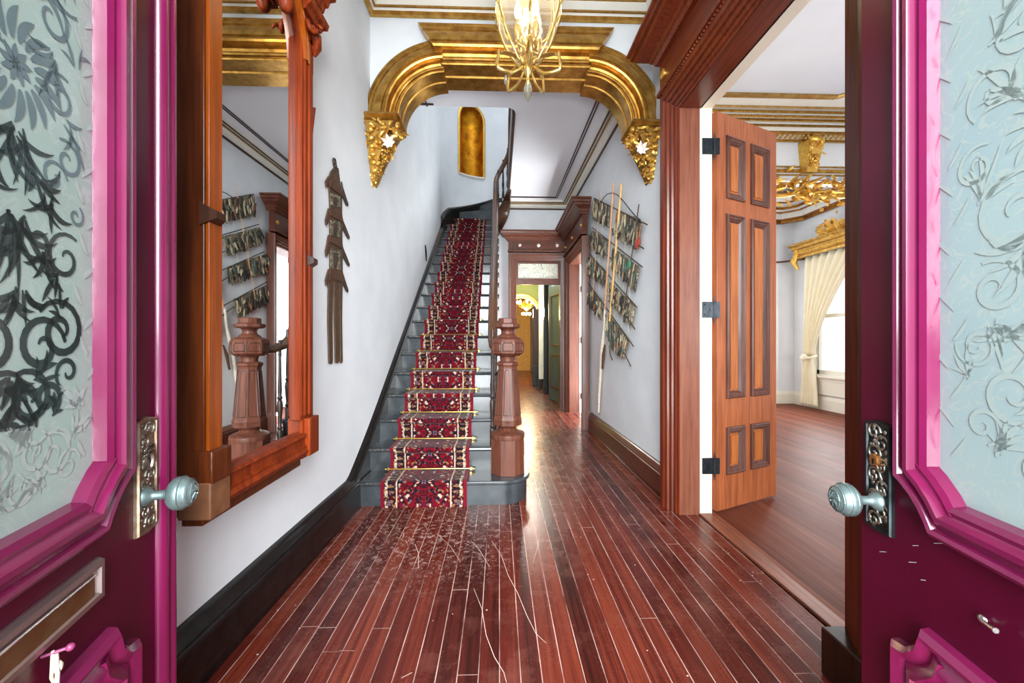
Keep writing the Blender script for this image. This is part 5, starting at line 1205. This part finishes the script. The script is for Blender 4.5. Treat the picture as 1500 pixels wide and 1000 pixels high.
emit('daylight_pane', (.86, .93, 1, 1), 2.2)
m = MB(); m.box(3.66, 4.44, PBY - .012, PBY - .004, .76, 1.55); m.box(3.66, 4.44, PBY - .012, PBY - .004, 1.62, 2.24); child(m, 'pane', 'daylight_pane', w3, smooth=0)
pc = onY(1042, 262, 3.9)
chd = empty('parlor_chandelier', (pc.x, pc.y, pc.z), 'small gold chandelier glimpsed beside the parlor door hinge', 'chandelier')
m = MB(); m.tube([(pc.x, pc.y, PCZ), (pc.x, pc.y, pc.z - .1)], .012, 8); m.blob((pc.x, pc.y, pc.z - .1), (.06, .06, .08))
for q in range(6):
    a = q * PI / 3 + .3; m.tube([(pc.x, pc.y, pc.z - .12), (pc.x + .12 * math.cos(a), pc.y + .12 * math.sin(a), pc.z - .2), (pc.x + .22 * math.cos(a), pc.y + .22 * math.sin(a), pc.z - .08), (pc.x + .22 * math.cos(a), pc.y + .22 * math.sin(a), pc.z - .02)], .01, 6)
child(m, 'frame', 'gold_bright', chd)
m = MB()
for q in range(6):
    a = q * PI / 3 + .3; m.blob((pc.x + .22 * math.cos(a), pc.y + .22 * math.sin(a), pc.z + .01), (.02, .02, .035))
child(m, 'bulb', 'bulb_small', chd)

# ------------------------------------------------------------------ hanging lantern
LNX, LNY = .176, 2.40; LM = 2.40 / F
lz = lambda py: EYE + (500 - py) * LM
lan = empty('hanging_lantern', (LNX, LNY, lz(148)), 'gilt glass lantern with crystal finial hanging below the hall ceiling', 'lantern')
nR = 6
ribp = [(.010, 96), (.07, 90), (.115, 74), (.165, 52), (.20, 28), (.205, 8), (.195, -20), (.20, -55), (.185, -80)]
for q in range(nR):
    a = q * 2 * PI / nR + .52
    m = MB(); m.tube([(LNX + r * math.cos(a), LNY + r * math.sin(a), lz(py)) for r, py in ribp], .007, 8)
    for r, py in ribp[2:]:
        m.leaf((LNX + r * math.cos(a), LNY + r * math.sin(a), lz(py)), (math.cos(a) * .5, math.sin(a) * .5, .8), (math.cos(a), math.sin(a), 0), .05, .022, .4, .5)
    child(m, 'rib', 'lantern_gold', lan, smooth=60)
gp = [(.035, 92), (.10, 78), (.155, 54), (.192, 28), (.196, 8), (.188, -20), (.19, -55)]
m = MB(); n = 36; vs = [(LNX + r * math.cos(2 * PI * q / n), LNY + r * math.sin(2 * PI * q / n), lz(py)) for r, py in gp for q in range(n)]
m.add(vs, [(i * n + q, i * n + (q + 1) % n, (i + 1) * n + (q + 1) % n, (i + 1) * n + q) for i in range(len(gp) - 1) for q in range(n)]); child(m, 'glass_bowl', 'lantern_glass', lan, smooth=80)
m = MB()
for q in range(nR):   # oval leaf garlands on the panels
    a0 = q * 2 * PI / nR + .52 + PI / nR; P = []
    for i in range(25):
        w = 2 * PI * i / 24; py = -12 + 44 * math.cos(w); rr_ = .2 if py < 30 else .19; da = .40 * math.sin(w); P.append((LNX + rr_ * math.cos(a0 + da), LNY + rr_ * math.sin(a0 + da), lz(py)))
    m.tube(P, .0035, 6)
    for i in range(0, 24, 2): m.leaf(P[i], (0, 0, 1), (math.cos(a0), math.sin(a0), 0), .028, .014, .3, .4)
child(m, 'garland', 'lantern_gold', lan)
m = MB(); m.lathe([(.185, lz(-50)), (.205, lz(-55)), (.21, lz(-64)), (.19, lz(-70)), (.14, lz(-84)), (.04, lz(-110)), (.02, lz(-120))], (LNX, LNY, 0), 30); m.tube([(LNX, LNY, lz(-118)), (LNX, LNY, CZ1)], .008, 8); m.lathe([(.07, CZ1), (.06, CZ1 - .03), (.02, CZ1 - .05), (.01, CZ1 - .05)], (LNX, LNY, 0), 20); child(m, 'crown', 'lantern_gold', lan)
m = MB(); m.lathe([(.008, lz(125)), (.012, lz(118)), (.01, lz(112)), (.02, lz(108)), (.03, lz(100)), (.03, lz(92)), (.022, lz(84)), (.014, lz(76)), (.012, lz(60)), (.024, lz(45)), (.03, lz(42))], (LNX, LNY, 0), 16)
for q in range(8):
    a = q * PI / 4; m.leaf((LNX + .02 * math.cos(a), LNY + .02 * math.sin(a), lz(98)), (math.cos(a), math.sin(a), .3), (0, 0, -1), .06, .03, -.3, .4)
    m.leaf((LNX, LNY, lz(72)), (math.cos(a) * .5, math.sin(a) * .5, 1), (math.cos(a), math.sin(a), 0), .09, .02, .2, .4)
child(m, 'hub', 'lantern_gold', lan)
for q in range(5):
    a = -PI / 2 + .32 + q * 2 * PI / 5 + .95; ca, sa = math.cos(a), math.sin(a)
    m = MB(); m.tube([(LNX + r * ca, LNY + r * sa, lz(py)) for r, py in [(.025, 95), (.06, 104), (.10, 111), (.15, 112), (.19, 110), (.2, 104), (.19, 92), (.188, 84)]], [.006, .008, .009, .011, .011, .011, .010, .008], 8)
    m.leaf((LNX + .03 * ca, LNY + .03 * sa, lz(88)), (ca, sa, .25), (0, 0, 1), .19, .05, -.25, .4); m.leaf((LNX + .14 * ca, LNY + .14 * sa, lz(83)), (ca, sa, -.3), (0, 0, 1), .08, .03, -.6, .4)
    child(m, 'arm', 'lantern_gold', lan, smooth=60)
m = MB(); m.lathe([(.004, lz(148)), (.012, lz(144)), (.024, lz(136)), (.027, lz(131)), (.022, lz(124)), (.012, lz(119)), (.006, lz(116))], (LNX, LNY, 0), 8); child(m, 'crystal_finial', 'crystal', lan, smooth=0)
px_ = LNX - .135; m = MB(); m.lathe([(.003, lz(128)), (.011, lz(124)), (.012, lz(120)), (.006, lz(114)), (.003, lz(112))], (px_, LNY - .02, 0), 8); m.tube([(px_, LNY - .02, lz(113)), (px_, LNY - .02, lz(108))], .002, 5); child(m, 'crystal_drop', 'crystal', lan, smooth=0)
for q in range(4):
    a = q * PI / 2 + .55; x, y = LNX + .075 * math.cos(a), LNY + .075 * math.sin(a)
    m = MB(); m.tube([(LNX, LNY, lz(72)), (x, y, lz(70)), (x, y, lz(62))], .006, 6); m.lathe([(.008, lz(66)), (.024, lz(58)), (.026, lz(50)), (.018, lz(44)), (.012, lz(42)), (.012, lz(36))], (x, y, 0), 12); c_ = child(m, 'candle_arm', 'lantern_gold', lan)
    m = MB(); m.lathe([(.010, 0), (.019, .03), (.021, .05), (.012, .09), (.003, .115)], (x, y, lz(36)), 12); LL = Vector(lan.location); m.v = [(a_ - LL.x, b_ - LL.y, c2 - LL.z) for a_, b_, c2 in m.v]; m.build('bulb', 'bulb_glow', c_, smooth=60)

# ------------------------------------------------------------------ rear corridor
mb = MB(); mb.box(-.2, OX0 - .1, RY + .14, RY + .2, 0, 3.1); mb.box(-.25, -.15, RY + .14, 16, 0, 3.1)
st(mb.build('wall_corridor_left', 'green_paint', smooth=0), 'green wall on the left of the rear corridor', 'wall')
mb = MB(); mb.box(1.30, 1.4, RY + .14, 8.6, 0, 3.1); mb.box(1.30, 1.4, 8.6, 16.5, 0, 3.1)
st(mb.build('wall_corridor_right', 'teal_paint', smooth=0), 'grey green wall on the right of the rear corridor', 'wall')
st(MB().box(-.25, 1.4, RY + .14, 16.5, 3.05, 3.1).build('ceiling_corridor', 'ceiling_white', smooth=0), 'low ceiling of the rear corridor', 'ceiling')
# corridor arch wall
CY = 11.2; cax0, cax1 = onY(740, 500, CY).x, onY(788, 500, CY).x; cxm = (cax0 + cax1) / 2; cr_ = (cax1 - cax0) / 2; czc = onY(770, 460, CY).z
ap = [(cax0, 0)] + [(cxm - cr_ * math.cos(a), czc + cr_ * math.sin(a)) for a in [PI * q / 14 for q in range(15)]] + [(cax1, 0)]
poly = [(-.2, 0), (-.2, 3.05), (1.3, 3.05), (1.3, 0)] + ap[::-1]
st(MB().extrude(poly, lambda a, b, h: (a, h, b), CY, CY + .12).build('wall_corridor_arch', 'green_paint', smooth=0), 'green wall with a lit round arch at the end of the corridor', 'wall')
m = MB(); m.sweep(ap, [(-.0, 0), (-.0, .05), (.05, .06), (.11, .05), (.13, 0)], lambda a, b, h: (a, CY - h, b)); st(m.build('trim_14', 'gold_bright', smooth=30), 'warm gilt moulding around the corridor arch', 'arch moulding')
mb = MB(); mb.box(-.2, 1.3, 16.4, 16.5, 0, 3.05); st(mb.build('wall_corridor_end', 'orange_paper', smooth=0), 'glowing orange papered wall beyond the corridor arch', 'wall')
# dark piers, plinths and white pilaster on the right of the corridor
for nm, px0, px1, Y, z1, mt, lb in [('trim_15', 781, 789, 10.6, onY(785, 452, 10.6).z, 'dark_jamb', 'black door casing in front of the corridor arch'), ('trim_16', 797, 803.5, 9.0, 2.95, 'black_wood', 'black upright casing halfway along the corridor'), ('trim_17', 789.5, 797, 10.0, 2.95, 'crown_white', 'white upright pilaster along the corridor')]:
    a, b = onY(px0, 500, Y).x, onY(px1, 500, Y).x; m = MB(); m.box(a, b, Y, Y + .12, 0, z1); o = st(m.build(nm, mt, bevel=.01), lb, 'casing')
    m = MB(); m.box(a - .015, b + .015, Y - .02, Y + .14, 0, .55 if nm == 'trim_15' else .25); m.build('plinth', 'black_wood', o, bevel=.008)
    m = MB(); m.box(a + .02, b - .02, Y - .01, Y, .6, z1 - .08); m.build('panel', mt, o, bevel=.004)
cd = empty('door_4', (1.16, 8.1, 0), 'grey green corridor door standing open at the right', 'door', kind='structure')
a, b = onY(806, 500, 8.0).x, onY(821, 500, 7.6).x
m = MB(); m.prism([(a, 8.25), (a + .04, 8.25), (1.30, 7.3), (1.24, 7.3)], .01, 2.32); child(m, 'door_leaf', 'teal_paint', cd)
dv = Vector((1.24 - a, 7.3 - 8.25)).normalized(); nv = Vector((dv.y, -dv.x)); nv = nv if nv.x < 0 else -nv
def dpt(s_, z, h): return (a + dv.x * s_ + nv.x * h, 8.25 + dv.y * s_ + nv.y * h, z)
Ld = math.hypot(1.24 - a, .95)
for z0, z1 in ((.25, .95), (1.1, 2.15)):
    m = MB(); m.sweep([(.15, z0), (Ld - .15, z0), (Ld - .15, z1), (.15, z1)], [(0, 0), (.01, .02), (.04, .02), (.05, 0)], dpt, True); child(m, 'panel_moulding', 'rear_wood', cd)
m = MB(); m.sweep([(1.30, 8.9), (1.30, RY + .16)], [(0, 0), (-.03, 0), (-.03, .2), (0, .22)], lambda a, b, h: (a, b, h)); st(m.build('baseboard_corridor', 'brown_base'), 'brown baseboard along the right of the rear corridor', 'baseboard')
cp = onY(771, 445, 12.0)
cch = empty('corridor_chandelier', (cp.x, cp.y, cp.z - .2), 'lit crystal chandelier hanging beyond the corridor arch', 'chandelier')
m = MB(); m.tube([(cp.x, cp.y, 3.05), (cp.x, cp.y, cp.z)], .012, 6); m.lathe([(.02, -.2), (.12, -.12), (.16, .0), (.05, .12), (.02, .2)], tuple(cp), 12)
for q in range(8):
    a_ = q * PI / 4; m.tube([(cp.x, cp.y, cp.z - .05), (cp.x + .15 * math.cos(a_), cp.y + .15 * math.sin(a_), cp.z - .12), (cp.x + .27 * math.cos(a_), cp.y + .27 * math.sin(a_), cp.z)], .01, 6)
child(m, 'frame', 'gold_bright', cch)
m = MB()
for q in range(8):
    a_ = q * PI / 4; m.blob((cp.x + .27 * math.cos(a_), cp.y + .27 * math.sin(a_), cp.z + .05), (.03, .03, .05))
    m.blob((cp.x + .12 * math.cos(a_), cp.y + .12 * math.sin(a_), cp.z - .3), (.03, .03, .04))
child(m, 'bulb', 'bulb_small', cch)
# side room behind the rear right doorway, plain white walls
mb = MB(); mb.box(2.36, 2.46, 5.2, 7.4, 0, 2.8); mb.box(1.46, 2.46, 5.12, 5.2, 0, 2.8); mb.box(1.46, 2.46, 7.4, 7.48, 0, 2.8); mb.box(1.46, 2.46, 5.12, 7.48, 2.8, 2.86)
st(mb.build('wall_side_room', 'plaster', smooth=0), 'white walls of the small room behind the rear right doorway', 'wall')

# ------------------------------------------------------------------ floor scratches
m = MB()
def scr(pts, w):
    w *= .6; P = [Vector(onZ(x, y, 0).xy) for x, y in pts]; ribbon(m, lambda a, b, h: (a, b, h), P, [w * (.5 + .5 * math.sin(PI * (i + .5) / len(P))) for i in range(len(P))], .0012)
scr([(720, 792), (735, 815), (744, 842), (758, 868), (772, 902), (785, 928), (800, 942)], .004)
scr([(694, 862), (706, 892), (712, 930), (724, 962), (738, 985), (742, 1000)], .004)
scr([(640, 782), (660, 800), (675, 824)], .003); scr([(608, 797), (613, 810), (613, 833)], .005); scr([(592, 780), (590, 788)], .006)
scr([(690, 792), (702, 805), (717, 830)], .004); scr([(790, 782), (788, 800), (781, 824)], .003); scr([(588, 993), (604, 985)], .004); scr([(497, 953), (520, 953)], .002)
for i in range(46):
    x = random.gauss(610, 70); y = random.gauss(795, 22); a_ = random.uniform(-3, 3); scr([(x, y), (x + random.uniform(-3, 3) + a_, y + random.uniform(-2, 3))], random.uniform(.002, .005))
plain('scratch', lin(206, 180, 170), .6)
fl = bpy.data.objects['floor']; m.build('scratches', 'scratch', fl, smooth=0)

# ------------------------------------------------------------------ light
w = bpy.data.worlds.new('world'); S.world = w; w.use_nodes = True
bg = w.node_tree.nodes['Background']; bg.inputs[0].default_value = (.90, .95, 1.0, 1); bg.inputs[1].default_value = .68
def area(name, loc, rot, sx, sy, power, col=(1, 1, 1)):
    l = bpy.data.lights.new(name, 'AREA'); l.shape = 'RECTANGLE'; l.size = sx; l.size_y = sy; l.energy = power; l.color = col
    o = bpy.data.objects.new(name, l); COL.objects.link(o); o.location = loc; o.rotation_euler = rot; return o
def point(name, loc, power, col=(1, .8, .55), r=.05):
    l = bpy.data.lights.new(name, 'POINT'); l.energy = power; l.color = col; l.shadow_soft_size = r
    o = bpy.data.objects.new(name, l); COL.objects.link(o); o.location = loc; return o
area('porch_daylight', (.05, -3.2, 3.1), (math.radians(76), 0, 0), 4.5, 3.6, 850, (.93, .985, 1))
area('porch_low_fill', (.05, -3.0, .1), (math.radians(104), 0, 0), 3.0, .8, 120, (.94, .985, 1))  # added lamp aimed up to brighten the rear hall ceiling
area('parlor_window_light', (PX1 - .3, 6.3, 1.7), (0, math.radians(90), 0), 2.0, 1.2, 55, (.95, .98, 1))
area('parlor_front_light', (3.9, .3, 1.6), (math.radians(80), 0, 0), 3.2, 1.6, 74, (.93, .98, 1))
area('stairwell_top_fill', (0, 5.6, 6.75), (0, 0, 0), 1.6, 3.0, 22, (.93, .98, 1))  # added lamp to light the upper stairwell; no skylight is built
area('side_room_fill', (2.28, 6.1, 1.3), (0, math.radians(100), 0), 1.6, 1.4, 70, (.93, .98, 1))  # added lamp for assumed daylight; the side room has no window
area('side_room_up_fill', (1.95, 6.05, .12), (0, math.radians(146), 0), .8, 1.2, 68, (.96, .98, 1))  # added upward lamp to brighten the rear ceiling, not a real sun patch
point('lantern_lamp', (LNX, LNY, lz(-30)), 3, (1, .9, .76), .08)
point('corridor_lamp', (cp.x, cp.y, cp.z - .25), 170, (1, .74, .42), .15)
point('corridor_near_lamp', (.7, 9.2, 2.8), 60, (1, .95, .85), .12)
point('parlor_lamp', (pc.x, pc.y, pc.z - .3), 6, (1, .85, .6), .1)
S.view_settings.view_transform = 'Standard'; S.view_settings.look = 'None'; S.view_settings.exposure = 1.1; S.view_settings.gamma = 1; S.view_settings.use_curve_mapping = False
S.cycles.use_denoising = True; S.cycles.max_bounces = 8; S.cycles.diffuse_bounces = 5; S.cycles.transparent_max_bounces = 12; S.cycles.sample_clamp_indirect = 6; S.cycles.caustics_reflective = False; S.cycles.caustics_refractive = False
